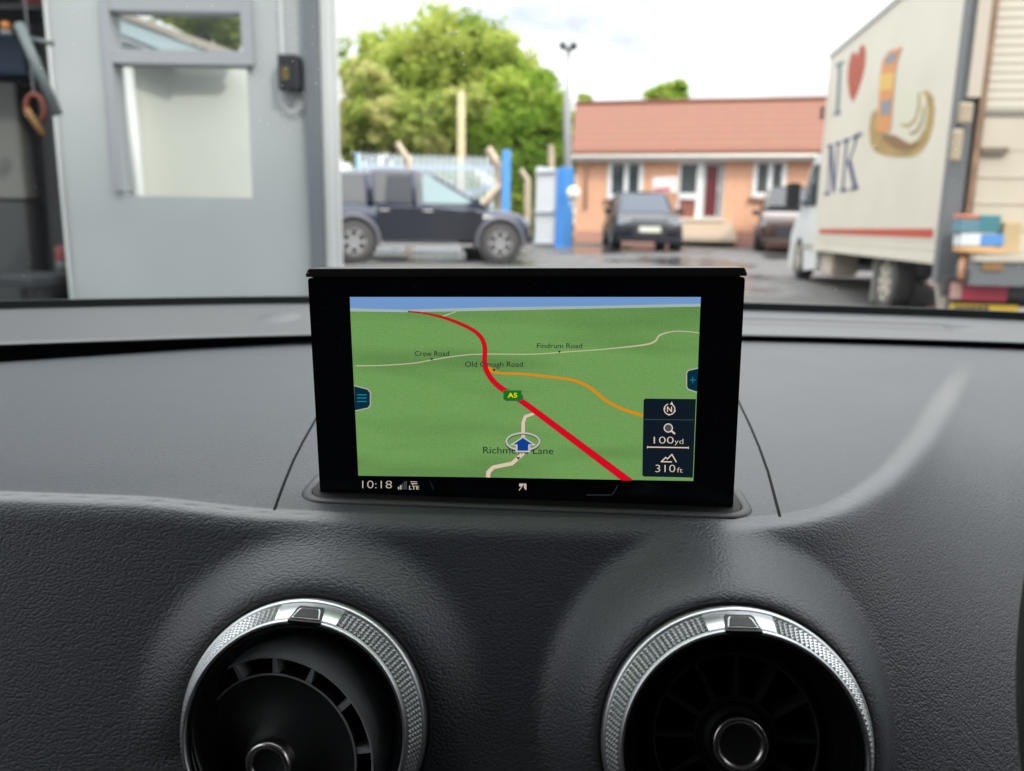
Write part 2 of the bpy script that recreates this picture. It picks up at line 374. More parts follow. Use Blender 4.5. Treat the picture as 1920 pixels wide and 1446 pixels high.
for i in range(len(rings)-1):
    for k in range(len(rings[0])-1): bm.faces.new((rings[i][k], rings[i][k+1], rings[i+1][k+1], rings[i+1][k]))
keepw(bmo('rear_trim', bm, M_TRIM, smooth=True), dash)
# perforated grille in the trough
gmat = bpy.data.materials.new('grille_mesh'); gmat.use_nodes = True; t = gmat.node_tree; b = t.nodes['Principled BSDF']; b.inputs['Roughness'].default_value = .5
c = t.nodes.new('ShaderNodeTexCoord'); v = t.nodes.new('ShaderNodeTexVoronoi'); v.inputs['Scale'].default_value = 300; v.inputs['Randomness'].default_value = 0
t.links.new(c.outputs['Object'], v.inputs['Vector']); r_ = t.nodes.new('ShaderNodeValToRGB'); r_.color_ramp.elements[0].position = .25; r_.color_ramp.elements[0].color = (.004, .004, .004, 1); r_.color_ramp.elements[1].position = .35; r_.color_ramp.elements[1].color = (.07, .07, .075, 1)
t.links.new(v.outputs['Distance'], r_.inputs['Fac']); t.links.new(r_.outputs['Color'], b.inputs['Base Color'])
bm = bmesh.new(); rings = []
for x in np.linspace(.03, .45, 90):
    ly, by = lipY(x), baseY(x)
    rings.append([bm.verts.new((x, ly+(by-ly)*u, CH-.0972+.009*u-.0035)) for u in (.345, .64)])
for i in range(len(rings)-1): bm.faces.new((rings[i][0], rings[i][1], rings[i+1][1], rings[i+1][0]))
keepw(bmo('speaker_grille', bm, gmat), dash)
# trim ring around the screen slot
def stadium(hx, y0, y1, r, n=10): return rrect(-hx, hx, y0, y1, r, n)
bm = bmesh.new()
path = stadium(.1062, -.0125, .032, .0145, 10)
def slot_pt(x, y):
    c_, s_ = math.cos(-.0518), math.sin(-.0518)
    X = DEV_L.x+x*c_-y*s_; Y = DEV_L.y+x*s_+y*c_
    return X, Y
SZ = lambda X, Y: tray_z(X, max(Y, .342))+CH
n_p = len(path); rings = []
for i, (x, y) in enumerate(path):
    a = Vector(path[(i+1) % n_p])-Vector(path[i-1]); nrm = Vector((a.y, -a.x)).normalized()
    ring = []
    for o, h in [(.0002, -.004), (.0, .0002), (-.0008, .0010), (-.0026, .0015), (-.0044, .0010), (-.0052, 0), (-.0056, -.012)]:
        X, Y = slot_pt(x+nrm.x*o, y+nrm.y*o); ring.append(bm.verts.new((X, Y, SZ(X, Y)+h)))
    rings.append(ring)
for i in range(n_p):
    for k in range(6): bm.faces.new((rings[i][k], rings[i][k+1], rings[(i+1) % n_p][k+1], rings[(i+1) % n_p][k]))
keepw(bmo('slot_trim', bm, M_RINGTRIM, smooth=True), dash)
bm = bmesh.new()
bm.faces.new([bm.verts.new((*slot_pt(x*.955, y*.80+.0015), SZ(*slot_pt(x, y))+.0006)) for x, y in path])
keepw(bmo('slot_recess', bm, M_BLACK), dash)

# ------------------------------------------------------------------ infotainment screen
dev = empty('infotainment_screen', DEV_L)
DM = Matrix.Translation(DEV_L) @ DEV_M
tag(dev, 'slim black pop-up car screen showing a green road map', 'screen')
def devobj(name, bm, m, parent=None, smooth=False):
    bmesh.ops.transform(bm, matrix=DM, verts=bm.verts[:])
    o = bmo(name, bm, m, None, smooth); p = parent or dev
    bpy.context.view_layer.update()
    o.parent = p; o.matrix_parent_inverse = p.matrix_world.inverted(); return o
DINV = DM.inverted(); DN = (DEV_M @ Vector((0, -1, 0)))
def sp(px, py):
    w = DINV @ atP(px, py, DEV_L, DN); return w.x, w.z
bm = bmesh.new()
outl = rrect(-.0975, .0975, -.012, .1036, .0012, 3)
prism(bm, [(x, 0, z) for x, z in outl], (0, .0115, 0))
es = [e for e in bm.edges if all(abs(v.co.y) < 1e-6 for v in e.verts)]
bmesh.ops.bevel(bm, geom=es, offset=.0008, segments=2, affect='EDGES')
body = devobj('housing', bm, M_SCREENBODY)
bm = bmesh.new()
cp = [(-.0978, .1042), (.0978, .1042), (.0978, .1058)] + arc(.0958, .1058, .002, 0, 90, 5)[1:] + arc(-.0958, .1058, .002, 90, 180, 5)
prism(bm, [(x, -.0008, z) for x, z in cp], (0, .0130, 0))
es = [e for e in bm.edges if all(v.co.z > .1055 for v in e.verts) and abs(e.verts[0].co.y-e.verts[1].co.y) < 1e-6]
bmesh.ops.bevel(bm, geom=es, offset=.0017, segments=4, affect='EDGES')
devobj('top_cap', bm, M_CAP, smooth=False)
bm = bmesh.new(); box(bm, -.0955, .0955, .0015, .0105, .100, .1055); devobj('cap_neck', bm, M_BLACK)
def srgb(r, g, b):
    f = lambda c: (c/255/12.92 if c/255 <= .04045 else ((c/255+.055)/1.055)**2.4)
    return (f(r), f(g), f(b))
def emat(name, rgb, k=1.0):
    e = tuple(x/EXPO*k for x in srgb(*rgb)); return mat(name, (.0, .0, .0), .35, spec=.15, emit=e, estr=1.0)
LAY = [0]
def flat(name, polys, m, parent, layer):
    bm = bmesh.new(); y = -.00004*(layer+1)
    for P in polys:
        bm.faces.new([bm.verts.new((*[sp(*p)[0]], y, sp(*p)[1])) for p in P])
    bmesh.ops.triangulate(bm, faces=bm.faces[:], ngon_method='EAR_CLIP')
    o = devobj(name, bm, m, parent)
    return o
# map ground with soft relief bands and faint pixel moire
mapm = bpy.data.materials.new('map_green'); mapm.use_nodes = True; t = mapm.node_tree; b = t.nodes['Principled BSDF']
b.inputs['Base Color'].default_value = (0, 0, 0, 1); b.inputs['Roughness'].default_value = .35; b.inputs['Specular IOR Level'].default_value = .15
c = t.nodes.new('ShaderNodeTexCoord'); mpn = t.nodes.new('ShaderNodeMapping'); mpn.inputs['Scale'].default_value = (7, 1, 38); t.links.new(c.outputs['Object'], mpn.inputs['Vector'])
mpn.inputs['Location'].default_value = (.3, 0, .62)
n = t.nodes.new('ShaderNodeTexNoise'); n.inputs['Scale'].default_value = 1.6; n.inputs['Detail'].default_value = 2; n.inputs['Roughness'].default_value = .4; t.links.new(mpn.outputs[0], n.inputs['Vector'])
r_ = t.nodes.new('ShaderNodeValToRGB'); e = r_.color_ramp.elements
e[0].position = .32; e[0].color = (*[x/EXPO for x in srgb(100, 140, 80)], 1); e[1].position = .52; e[1].color = (*[x/EXPO for x in srgb(114, 156, 90)], 1)
t.links.new(n.outputs['Fac'], r_.inputs['Fac'])
nf = t.nodes.new('ShaderNodeTexNoise'); nf.inputs['Scale'].default_value = 1500; nf.inputs['Detail'].default_value = 1; t.links.new(c.outputs['Object'], nf.inputs['Vector'])
rf_ = t.nodes.new('ShaderNodeValToRGB'); rf_.color_ramp.elements[0].position = .3; rf_.color_ramp.elements[0].color = (.86, .93, .80, 1); rf_.color_ramp.elements[1].position = .7; rf_.color_ramp.elements[1].color = (1.06, 1.03, 1.08, 1); t.links.new(nf.outputs['Fac'], rf_.inputs['Fac'])
mf = t.nodes.new('ShaderNodeMix'); mf.data_type = 'RGBA'; mf.blend_type = 'MULTIPLY'; mf.inputs[0].default_value = 1.0; t.links.new(r_.outputs['Color'], mf.inputs[6]); t.links.new(rf_.outputs['Color'], mf.inputs[7])
w1 = t.nodes.new('ShaderNodeTexWave'); w1.inputs['Scale'].default_value = 300; w1.inputs['Distortion'].default_value = .6; w1.bands_direction = 'X'; t.links.new(c.outputs['Object'], w1.inputs['Vector'])
w2 = t.nodes.new('ShaderNodeTexWave'); w2.inputs['Scale'].default_value = 260; w2.inputs['Distortion'].default_value = .6; w2.bands_direction = 'Z'; t.links.new(c.outputs['Object'], w2.inputs['Vector'])
mm = t.nodes.new('ShaderNodeMath'); mm.operation = 'MULTIPLY'; t.links.new(w1.outputs['Fac'], mm.inputs[0]); t.links.new(w2.outputs['Fac'], mm.inputs[1])
m2 = t.nodes.new('ShaderNodeMix'); m2.data_type = 'RGBA'; m2.blend_type = 'MULTIPLY'; m2.inputs[7].default_value = (.86, .94, .90, 1)
t.links.new(mm.outputs[0], m2.inputs[0]); t.links.new(mf.outputs[2], m2.inputs[6])
t.links.new(m2.outputs[2], b.inputs['Emission Color']); b.inputs['Emission Strength'].default_value = 1.0
panel = flat('map_display', [[(656.5, 580), (760, 583), (900, 579), (1100, 576), (1313.3, 571), (1300, 902), (1180, 900), (900, 895), (672, 892)]], mapm, dev, 0)
panel['label'] = 'green map ground with roads across it'
M_SKYS = emat('map_sky', (112, 150, 200)); M_HAZ = emat('map_horizon', (160, 178, 176))
flat('sky_band', [[(656, 557), (1314, 557), (1313.4, 570), (1100, 574), (900, 577), (760, 581), (656.8, 578)]], M_SKYS, panel, 1)
flat('horizon_line', [[(656.8, 578), (760, 581), (900, 577), (1100, 574), (1313.4, 569.5), (1313.2, 575), (1100, 579), (900, 583), (760, 585.5), (657, 584)]], M_HAZ, panel, 2)
def road(name, pts, w, rgb, layer, outline=None, sm=True):
    P = [Vector(p) for p in pts]; W = w if isinstance(w, list) else [w]*len(P)
    Q, WW = [], []
    for i in range(len(P)-1):
        p0, p1, p2, p3 = P[max(i-1, 0)], P[i], P[i+1], P[min(i+2, len(P)-1)]
        for k in range(6):
            s = k/6
            if sm: q = .5*((2*p1)+(p2-p0)*s+(2*p0-5*p1+4*p2-p3)*s*s+(-p0+3*p1-3*p2+p3)*s**3)
            else: q = p1.lerp(p2, s)
            Q.append(q); WW.append(W[i]*(1-s)+W[i+1]*s)
    Q.append(P[-1]); WW.append(W[-1])
    def strip(ex, m, lay, nm):
        A = [];
        for i, q in enumerate(Q):
            d = (Q[min(i+1, len(Q)-1)]-Q[max(i-1, 0)]); d = Vector((d.x, d.y)).normalized(); nn = Vector((-d.y, d.x)); h = (WW[i]+ex)/2
            A.append((q+nn*h, q-nn*h))
        polys = [[A[i][0], A[i+1][0], A[i+1][1], A[i][1]] for i in range(len(A)-1)]
        return flat(nm, [[(p.x, p.y) for p in pl] for pl in polys], m, panel, lay)
    if outline: strip(1.6, emat(name+'_edge', outline), layer-1, 'road_edge')
    return strip(0, emat(name, rgb), layer, name)
CREAM = (214, 196, 170)
road('minor_road', [(667, 686), (720, 685), (775, 681), (810, 675), (860, 667), (905, 664), (1000, 664), (1060, 660), (1130, 655), (1205, 647), (1228, 640), (1238, 628), (1268, 621), (1311, 624)], [1.8]*9+[3, 3.5, 3, 1.8, 1.5], (190, 186, 150), 4)
road('minor_road', [(828, 594), (845, 588), (856, 584)], [3, 2, 1.2], (175, 180, 150), 4)
road('side_road', [(1008, 773), (985, 781), (981, 792), (981, 850), (960, 869), (925, 876), (916, 885), (915, 895)], [4, 6, 6.5, 7, 7, 7, 8, 8], CREAM, 6, (125, 130, 110), sm=False)
road('yellow_road', [(914, 690), (935, 699), (980, 701), (1035, 707), (1075, 713), (1105, 726), (1135, 750), (1165, 766), (1205, 779)], [9, 4, 4, 4, 4.5, 5, 5, 5, 5.5], (226, 132, 8), 8)
road('main_road', [(765, 584), (800, 588), (840, 598), (880, 615), (900, 630), (909, 650), (909, 680), (915, 700), (935, 724), (985, 757), (1080, 828), (1181, 904)], [1, 2, 4, 5, 6, 7, 7.5, 8, 8.5, 9, 10.5, 12.5], (214, 8, 34), 10, (120, 20, 30))
flat('lower_mask', [[(671.8, 892.2), (900, 895.3), (1180, 900.3), (1301, 902.3), (1301, 912), (671.8, 900)]], M_SCREENBODY, panel, 17)
# dark side tabs
M_TAB = emat('tab_teal', (8, 44, 60)); M_TABE = emat('tab_edge', (170, 170, 160)); M_TABL = emat('tab_glyph', (20, 130, 150)); M_INK = emat('map_ink', (40, 44, 40)); M_PANEL = emat('panel_dark', (16, 26, 36)); M_CREAM = emat('display_cream', (222, 204, 184)); M_DIM = emat('display_dim', (70, 78, 82))
flat('menu_tab', [[(664.5, 722), (690, 728), (696, 735), (696, 760), (691, 766), (666.5, 771)]], M_TABE, panel, 12)
flat('menu_tab', [[(664.6, 724), (689, 730), (694, 736), (694, 759), (690, 764), (666.4, 769)]], M_TAB, panel, 13)
flat('menu_glyph', [[(670, y), (688, y), (688, y+1.8), (670, y+1.8)] for y in (739, 745, 751.5)], M_TABL, panel, 14)
flat('zoom_tab', [[(1308.5, 689), (1290, 693), (1286, 698), (1286, 726), (1290, 731), (1306.5, 736)]], M_TABE, panel, 12)
flat('zoom_tab', [[(1308.4, 691), (1291, 695), (1288, 699), (1288, 725), (1291, 729), (1306.6, 734)]], M_TAB, panel, 13)
flat('plus_glyph', [[(1293, 711.5), (1304, 711.5), (1304, 713), (1293, 713)], [(1298, 706.5), (1299.4, 706.5), (1299.4, 718), (1298, 718)]], M_TABL, panel, 14)
# info panel
flat('info_panel', [[(1210, 747), (1304.5, 748), (1298.6, 895), (1207, 893), (1204, 890), (1206.5, 750)]], M_PANEL, panel, 12)
flat('panel_divider', [[(1208, 785.5), (1302, 786.5), (1302, 787.5), (1208, 786.5)]], M_DIM, panel, 13)
flat('scale_bar', [[(1213, 836), (1213, 840), (1214.5, 840), (1214.5, 838.8), (1289.5, 840), (1289.5, 841), (1291, 841), (1291, 837), (1289.5, 837), (1289.5, 838), (1214.5, 836.8), (1214.5, 836)]], M_CREAM, panel, 14)
def ringpoly(cx_, cy_, rx, ry, w, n=28, a0=0, a1=360, wy=None):
    wy = wy or w
    return [[(cx_+(rx+s*w/2)*math.cos(R_(a)), cy_+(ry+s*wy/2)*math.sin(R_(a))) for s, a in ((1, a0+(a1-a0)*k/n), (1, a0+(a1-a0)*(k+1)/n), (-1, a0+(a1-a0)*(k+1)/n), (-1, a0+(a1-a0)*k/n))] for k in range(n)]
def linepoly(pts, w):
    out = []
    for a, c_ in zip(pts[:-1], pts[1:]):
        a, c_ = Vector(a), Vector(c_); d = (c_-a).normalized(); nn = Vector((-d.y, d.x))*w/2; ex = d*w*.3
        out.append([tuple(a-ex+nn), tuple(c_+ex+nn), tuple(c_+ex-nn), tuple(a-ex-nn)])
    return out
flat('compass_icon', ringpoly(1255, 767, 10, 10, 1.8, a0=-60, a1=255)+[[(1256, 758), (1259.5, 752.5), (1262, 759)], [(1243.5, 765), (1247, 762), (1247, 768)], [(1267, 770), (1263, 768), (1264, 773)], [(1252, 778.5), (1255, 775.5), (1257, 778)]]+linepoly([(1251.2, 771.5), (1251.2, 762.5), (1258.8, 771.5), (1258.8, 762.5)], 1.7), M_CREAM, panel, 14)
flat('magnifier_icon', ringpoly(1252.7, 802, 7.6, 7.6, 1.9)+linepoly([(1258.5, 807.5), (1264.5, 812.5)], 3.2), M_CREAM, panel, 14)
flat('magnifier_lens', [[(1252.7+6.4*math.cos(R_(a)), 802+6.4*math.sin(R_(a))) for a in range(0, 360, 20)]], M_DIM, panel, 13)
flat('mountain_icon', linepoly([(1239.5, 865), (1248, 857), (1251, 860), (1259.5, 851.5), (1267.5, 865.5)], 2)+linepoly([(1239.5, 865), (1259, 865.5)], 2), M_CREAM, panel, 14)
# position marker
M_GREYL = emat('marker_grey', (190, 186, 180)); M_SHADE = emat('marker_shadow', (70, 84, 66)); M_BLUE = emat('arrow_blue', (16, 62, 140))
flat('marker_shadow', ringpoly(980.5, 830, 31, 17, 4), M_SHADE, panel, 12)
flat('marker_ring', ringpoly(980.5, 827.5, 31, 16, 3.2), M_GREYL, panel, 14)
flat('arrow_edge', [[(980.5, 817.5), (1006, 834.5), (955, 834.5)], [(966.5, 834.5), (994.5, 834.5), (994.5, 847.5), (966.5, 847.5)]], M_GREYL, panel, 15)
flat('position_arrow', [[(980.5, 820.5), (998.5, 832.6), (962.5, 832.6)], [(970.5, 832.6), (990.5, 832.6), (990.5, 844.5), (970.5, 844.5)]], M_BLUE, panel, 16)
flat('road_shield', [[(944, 731.5), (978, 731.5), (978, 749.5), (947, 750), (944, 748)]], emat('shield_green', (22, 110, 32)), panel, 14)
flat('shield_shadow', [[(946, 733), (981, 741), (981, 749), (976, 751.5), (948, 751.5)]], M_SHADE, panel, 13)
flat('label_pointer', [[(806.5, 671.5), (813.5, 671.5), (810, 676)]], M_INK, panel, 14)
flat('label_pointer', [[(1045.5, 657.5), (1052, 657.5), (1048.7, 662)]], M_INK, panel, 14)
flat('label_pointer', [[(923, 692), (930, 692), (926.5, 697)]], M_INK, panel, 14)
flat('label_pointer', [[(968, 856.5), (976, 856.5), (972, 862)]], M_INK, panel, 14)
FCACHE = {}
def text_tris(s):
    if s in FCACHE: return FCACHE[s]
    thin = -.014 if s[0].isdigit() or s in ('yd', 'ft') else -.002
    cu = bpy.data.curves.new('tmp', 'FONT'); cu.body = s; cu.resolution_u = 4; cu.offset = thin; o = bpy.data.objects.new('tmp', cu); COL.objects.link(o)
    bpy.context.view_layer.update()
    me = bpy.data.meshes.new_from_object(o.evaluated_get(bpy.context.evaluated_depsgraph_get()))
    vs = [v.co.copy() for v in me.vertices]; fs = [list(p.vertices) for p in me.polygons]
    bpy.data.objects.remove(o); bpy.data.curves.remove(cu); bpy.data.meshes.remove(me)
    FCACHE[s] = (vs, fs); return vs, fs
def text(name, s, x0, x1, yb, cap, m, parent, layer, capz=None, slope=0.0, bold=0.0):
    vs, fs = text_tris(s); xa = min(v.x for v in vs); xb = max(v.x for v in vs)
    bm = bmesh.new()
    sh = [(0, 0)] if not bold else [(-bold, 0), (bold, 0), (0, bold*.6), (0, -bold*.6)]
    for j, (ox, oy) in enumerate(sh):
        V = []
        for v in vs:
            u = (v.x-xa)/(xb-xa); px = x0+u*(x1-x0)+ox; py = yb-v.y/.69*cap+slope*(px-x0)+oy
            X, Z = sp(px, py); V.append(bm.verts.new((X, -.00004*(layer+1)-j*.000003, Z)))
        for f in fs:
            try: bm.faces.new([V[i] for i in f])
            except Exception: pass
    return devobj(name, bm, m, parent)
text('road_name', 'Crew Road', 778.5, 842, 667, 9.2, M_INK, panel, 18, bold=.12)
text('road_name', 'Findrum Road', 1007, 1091.5, 652.5, 9.2, M_INK, panel, 18, bold=.12)
text('road_name', 'Old Omagh Road', 872.5, 980.5, 687.5, 10, M_INK, panel, 18, bold=.12)
text('road_name', 'Richmond Lane', 906, 1037.5, 849.5, 12.5, M_INK, panel, 13, slope=.012, bold=.14)
text('shield_text', 'A5', 952.5, 969.5, 744.8, 8.5, emat('shield_yellow', (228, 205, 20)), panel, 18, bold=.5)
text('scale_text', '100', 1225.5, 1262.5, 831, 13, M_CREAM, panel, 18, bold=.0)
text('scale_text', 'yd', 1264.5, 1280.5, 831.5, 9.5, M_CREAM, panel, 18, bold=.0)
text('altitude_text', '310', 1228.5, 1265.5, 884.5, 14, M_CREAM, panel, 18, bold=.0)
text('altitude_text', 'ft', 1269, 1279.5, 885.3, 9.5, M_CREAM, panel, 18, bold=.0)
M_STAT = emat('status_cream', (190, 178, 166))
text('clock_text', '10:18', 679.5, 735, 915.3, 14.5, M_STAT, dev, 6, slope=.004, bold=.0)
text('network_text', 'LTE', 767.5, 785.5, 917.5, 6.8, M_STAT, dev, 6, bold=.25)
flat('network_arrows', [[(770, 902.4), (777, 902.4), (777, 899.8), (783, 903.9), (770, 903.9)], [(782.5, 906), (770, 906), (775, 909.6), (775, 907.5), (782.5, 907.5)]], M_STAT, dev, 6)
flat('signal_bars', [[(746.5, 912.5), (749, 912.5), (749, 917.5), (746.5, 917.5)], [(750.5, 909.5), (752.8, 909.5), (752.8, 917.5), (750.5, 917.5)]], M_STAT, dev, 6)
flat('signal_bars', [[(754.5, 906), (756.6, 906), (756.6, 917.5), (754.5, 917.5)], [(758, 902.5), (759.8, 902.5), (759.8, 917.5), (758, 917.5)], [(761, 899), (763, 899), (763, 917.5), (761, 917.5)]], M_DIM, dev, 6)
flat('mute_icon', [[(973.5, 904), (977.5, 904), (977.5, 912), (973.5, 912)], [(977.5, 904), (981, 900.5), (981, 908), (977.5, 912)], [(982.5, 908), (987, 903), (987, 919), (982.5, 915)]]+linepoly([(973.5, 919), (988, 899)], 1.6), M_STAT, dev, 6)
M_EDGEL = emat('bar_edge', (64, 72, 80), .8)
flat('bar_outline', linepoly([(1163, 901.5), (1150, 925), (1146, 928), (1100, 928)], .8), M_EDGEL, dev, 6)
flat('bar_outline', linepoly([(804, 895), (813, 918)], .5), M_EDGEL, dev, 6)

# fine dust on the screen surround and on the pad
M_DUST = mat('dust', (.30, .30, .29), .9)
def dust(name, pts, parent, rr):
    bm = bmesh.new()
    for p in pts:
        vs_ = bmesh.ops.create_icosphere(bm, subdivisions=1, radius=rr*(.5+random.random()))['verts']
        sc_ = Vector((.6+random.random()*1.4, .6+random.random()*.8, .5))
        for v in vs_: v.co = Vector((v.co.x*sc_.x, v.co.y*sc_.y, v.co.z*sc_.z))+p
    o = keepw(bmo(name, bm, M_DUST), parent); o['kind'] = 'stuff'; return o
pts = []
while len(pts) < 90:
    x, z = random.uniform(-.096, .096), random.uniform(.002, .103)
    if -.078 < x < .079 and .010 < z < .094: continue
    pts.append(DM @ Vector((x, -.0001, z)))
dust('dust', pts, dev, .00009)
pts = []
while len(pts) < 260:
    x, y = random.uniform(-.38, .42), random.uniform(.345, .70)
    if y > groove_y(x)-.01 or (abs(x) < .12 and y < .41): continue
    pts.append(Vector((x, y, surf_z(x, y))))
dust('dust', pts, dash, .00013)

# ------------------------------------------------------------------ air vents
def axis_matrix(c0, a):
    z = a.normalized(); y = Vector((0, 0, 1)); x = y.cross(z).normalized(); y = z.cross(x).normalized()
    return Matrix(((x.x, y.x, z.x, c0.x), (x.y, y.y, z.y, c0.y), (x.z, y.z, z.z, c0.z), (0, 0, 0, 1)))
def build_vent(ve, off, tilt, label, knob_r, fin_list, top_deg, rd, rs, M_SLEEVE):
    Ro = ve['R']; Ri = Ro-.0069; T = axis_matrix(ve['c'], A_AX)
    root = empty('air_vent', ve['c']); tag(root, label, 'air vent', 'round air vents in the dashboard')
    bpy.context.view_layer.update()
    def add(name, bm, m, parent=root, smooth=True):
        bmesh.ops.transform(bm, matrix=T, verts=bm.verts[:])
        o = bmo(name, bm, m, None, smooth); o.parent = parent; o.matrix_parent_inverse = parent.matrix_world.inverted(); return o
    # black shadow gap round the ring
    bm = bmesh.new(); lathe(bm, [(Ro+.0016, -.0095), (Ro+.0016, -.0030), (Ro+.0002, -.0032), (Ro+.0002, -.012)], 160); add('shadow_gap', bm, M_MATTE)
    H = .0124
    bm = bmesh.new()
    lathe(bm, [(Ro, -.006), (Ro, -.0005), (Ro-.0004, .0005), (Ro-.0012, .0012), (Ro-.0017, .0012), (Ri+.0013, H-.0020), (Ri+.0010, H-.0006), (Ri+.0004, H), (Ri-.0003, H-.0003), (Ri-.0006, H-.002), (Ri-.0006, H-.006)], 200)
    ring = add('metal_ring', bm, M_SATIN)
    # knurled band: little pyramids on the cone, left bare at the top
    bm = bmesh.new(); r0, h0 = Ro-.0018, .0014; r1, h1 = Ri+.0014, H-.0021; nrow = 5; ncol = int(2*math.pi*((r0+r1)/2)/.0020)
    up = Vector((h1-h0, r0-r1)).normalized()            # outward normal of the cone in (r,h)
    def cone(a, s, lift): 
        r = r0+(r1-r0)*s+up.x*lift; h = h0+(h1-h0)*s+up.y*lift; return Vector((r*math.cos(a), r*math.sin(a), h))
    half = R_(15.5)
    for j in range(ncol):
        a = 2*math.pi*j/ncol; da = 2*math.pi/ncol
        dev_ = abs((a+da/2-math.pi/2-R_(top_deg)+math.pi) % (2*math.pi)-math.pi)
        if dev_ < half: continue
        for i in range(nrow):
            s0, s1 = i/nrow, (i+1)/nrow
            q = [bm.verts.new(cone(a, s0, -.00005)), bm.verts.new(cone(a+da, s0, -.00005)), bm.verts.new(cone(a+da, s1, -.00005)), bm.verts.new(cone(a, s1, -.00005))]
            p = bm.verts.new(cone(a+da/2, (s0+s1)/2, .00095))
            for k in range(4): bm.faces.new((q[k], q[(k+1) % 4], p))
    add('knurled_band', bm, M_SATIN, ring, False)
    # smooth bare plate at the top
    bm = bmesh.new(); g = []
    for k in range(31):
        a = math.pi/2+R_(top_deg)-half+2*half*k/30
        g.append([bm.verts.new(cone(a, s, l)) for s, l in ((-.14, -.0001), (-.08, .0005), (1.0, .0005), (1.08, -.0001))])
    for k in range(30):
        for i in range(3): bm.faces.new((g[k][i], g[k][i+1], g[k+1][i+1], g[k+1][i]))
    add('ring_plate', bm, M_SATIN, ring)
    # pointer tab
    def tabm(s0, s1, w0, w1, l0, l1, nm, m):
        bm = bmesh.new(); c_ = math.pi/2+R_(top_deg)
        P = [(c_-w0, s0), (c_+w0, s0), (c_+w1*.96, s1-.12), (c_+w1*.8, s1), (c_-w1*.8, s1), (c_-w1*.96, s1-.12)]
        A = [bm.verts.new(cone(a, 1-s, l0)) for a, s in P]; B = [bm.verts.new(cone(a, 1-s, l1)) for a, s in P]
        bm.faces.new(B)
        for k in range(6): bm.faces.new((A[k], A[(k+1) % 6], B[(k+1) % 6], B[k]))
        add(nm, bm, m, ring, False)
    tabm(-.25, .78, R_(8.6), R_(6.9), -.0005, .0009, 'pointer_surround', M_PTR)
    tabm(-.10, .56, R_(6.9), R_(5.6), -.0005, .0012, 'pointer_edge', M_SATIN)
    tabm(-.06, .52, R_(6.3), R_(5.0), -.0005, .0014, 'pointer', M_PTR)
    # gloss black bezel and throat
    bm = bmesh.new()
    lathe(bm, [(Ri-.0006, H-.0026), (Ri-.0012, H-.0022), (Ri-.0020, H-.0032), (Ri-.0045, H-.0095), (Ri-.0075, H-.016), (Ri-.0085, H-.030), (Ri-.0090, -.045)], 140)
    add('inner_bezel', bm, M_GLOSS)
    bm = bmesh.new(); lathe(bm, [(Ri, -.044), (0, -.044)], 60); add('throat', bm, M_BLACK)
    # nozzle (swivelled on the passenger side vent)
    N = Matrix.Translation((off[0], off[1], off[2])) @ Matrix.Rotation(tilt[0], 4, 'X') @ Matrix.Rotation(tilt[1], 4, 'Y')
    bm = bmesh.new(); lathe(bm, [(rs, .0), (rs+.0003, .0006), (rs+.0012, .0004), (rs+.0045, -.0030), (rs+.0062, -.009), (rs+.0066, -.018)], 120, N); noz = add('nozzle_sleeve', bm, M_SLEEVE)
    bm = bmesh.new(); lathe(bm, [(rs, .0), (rs-.0005, -.02)], 120, N); add('nozzle_wall', bm, M_MATTE, noz)
    bm = bmesh.new(); lathe(bm, [(rd-.0006, -.014), (rd-.0006, -.0004), (rd-.0010, .0001), (rd-.0015, -.0002), (rd-.003, -.0010), (.0135, -.0006), (.0118, .0030), (.0, .0030)], 140, N); disc = add('nozzle_disc', bm, M_MATTE)
    bm = bmesh.new()
    lathe(bm, [(rd-.0007, -.0006), (rd-.0006, .0002), (rd-.0011, .0004), (rd-.0014, -.0001)], 140, N); add('disc_edge', bm, M_SLEEVE, disc)
    for dg in fin_list:
        bm = bmesh.new(); a = R_(dg); Rm = N @ Matrix.Rotation(a, 4, 'Z')
        w = .0009
        P = [(rd-.0012, -w*1.5, -.0006), (rs+.0006, -w*.8, .0003), (rs+.0006, w*.8, .0003), (rd-.0012, w*1.5, -.0006)]
        prism(bm, [Rm @ Vector(p) for p in P], (Rm.to_3x3() @ Vector((0, 0, -.009))))
        add('fin', bm, M_SLEEVE, disc, False)
    K = N @ Matrix.Translation((0, 0, .0030))
    bm = bmesh.new(); lathe(bm, [(knob_r+.0008, -.002), (knob_r+.0008, .0040), (knob_r+.0003, .0052), (knob_r-.0004, .0057), (knob_r-.0012, .0056), (knob_r-.0026, .0048), (knob_r-.0028, .003)], 90, K)
    kn = add('knob_ring', bm, M_KNOBM)
    bm = bmesh.new(); lathe(bm, [(knob_r-.0027, .0042), (knob_r-.0045, .0036), (0, .0033)], 60, K); add('knob_face', bm, M_MATTE, kn)
    return root
build_vent(VENTS[0], (-.0100, -.0125, -.0005), (R_(7), R_(-7)), 'round air vent with its nozzle swivelled down and slot edges coloured as if lit, silver knurled rim', .0090, [10, 40, 68, 92, 118, 146, 174, 204], -3, .0345, .0400, M_SLEEVE)
build_vent(VENTS[1], (.001, .0005, -.0065), (0, 0), 'round air vent with a dark centred nozzle nearer the steering wheel, silver knurled rim', .0100, [0, 30, 60, 90, 120, 150, 180, 210, 240, 270, 300, 330], 1, .0165, .0310, mat('nozzle_dark', (.035, .038, .042), .45))  # the same black plastic without the lightening

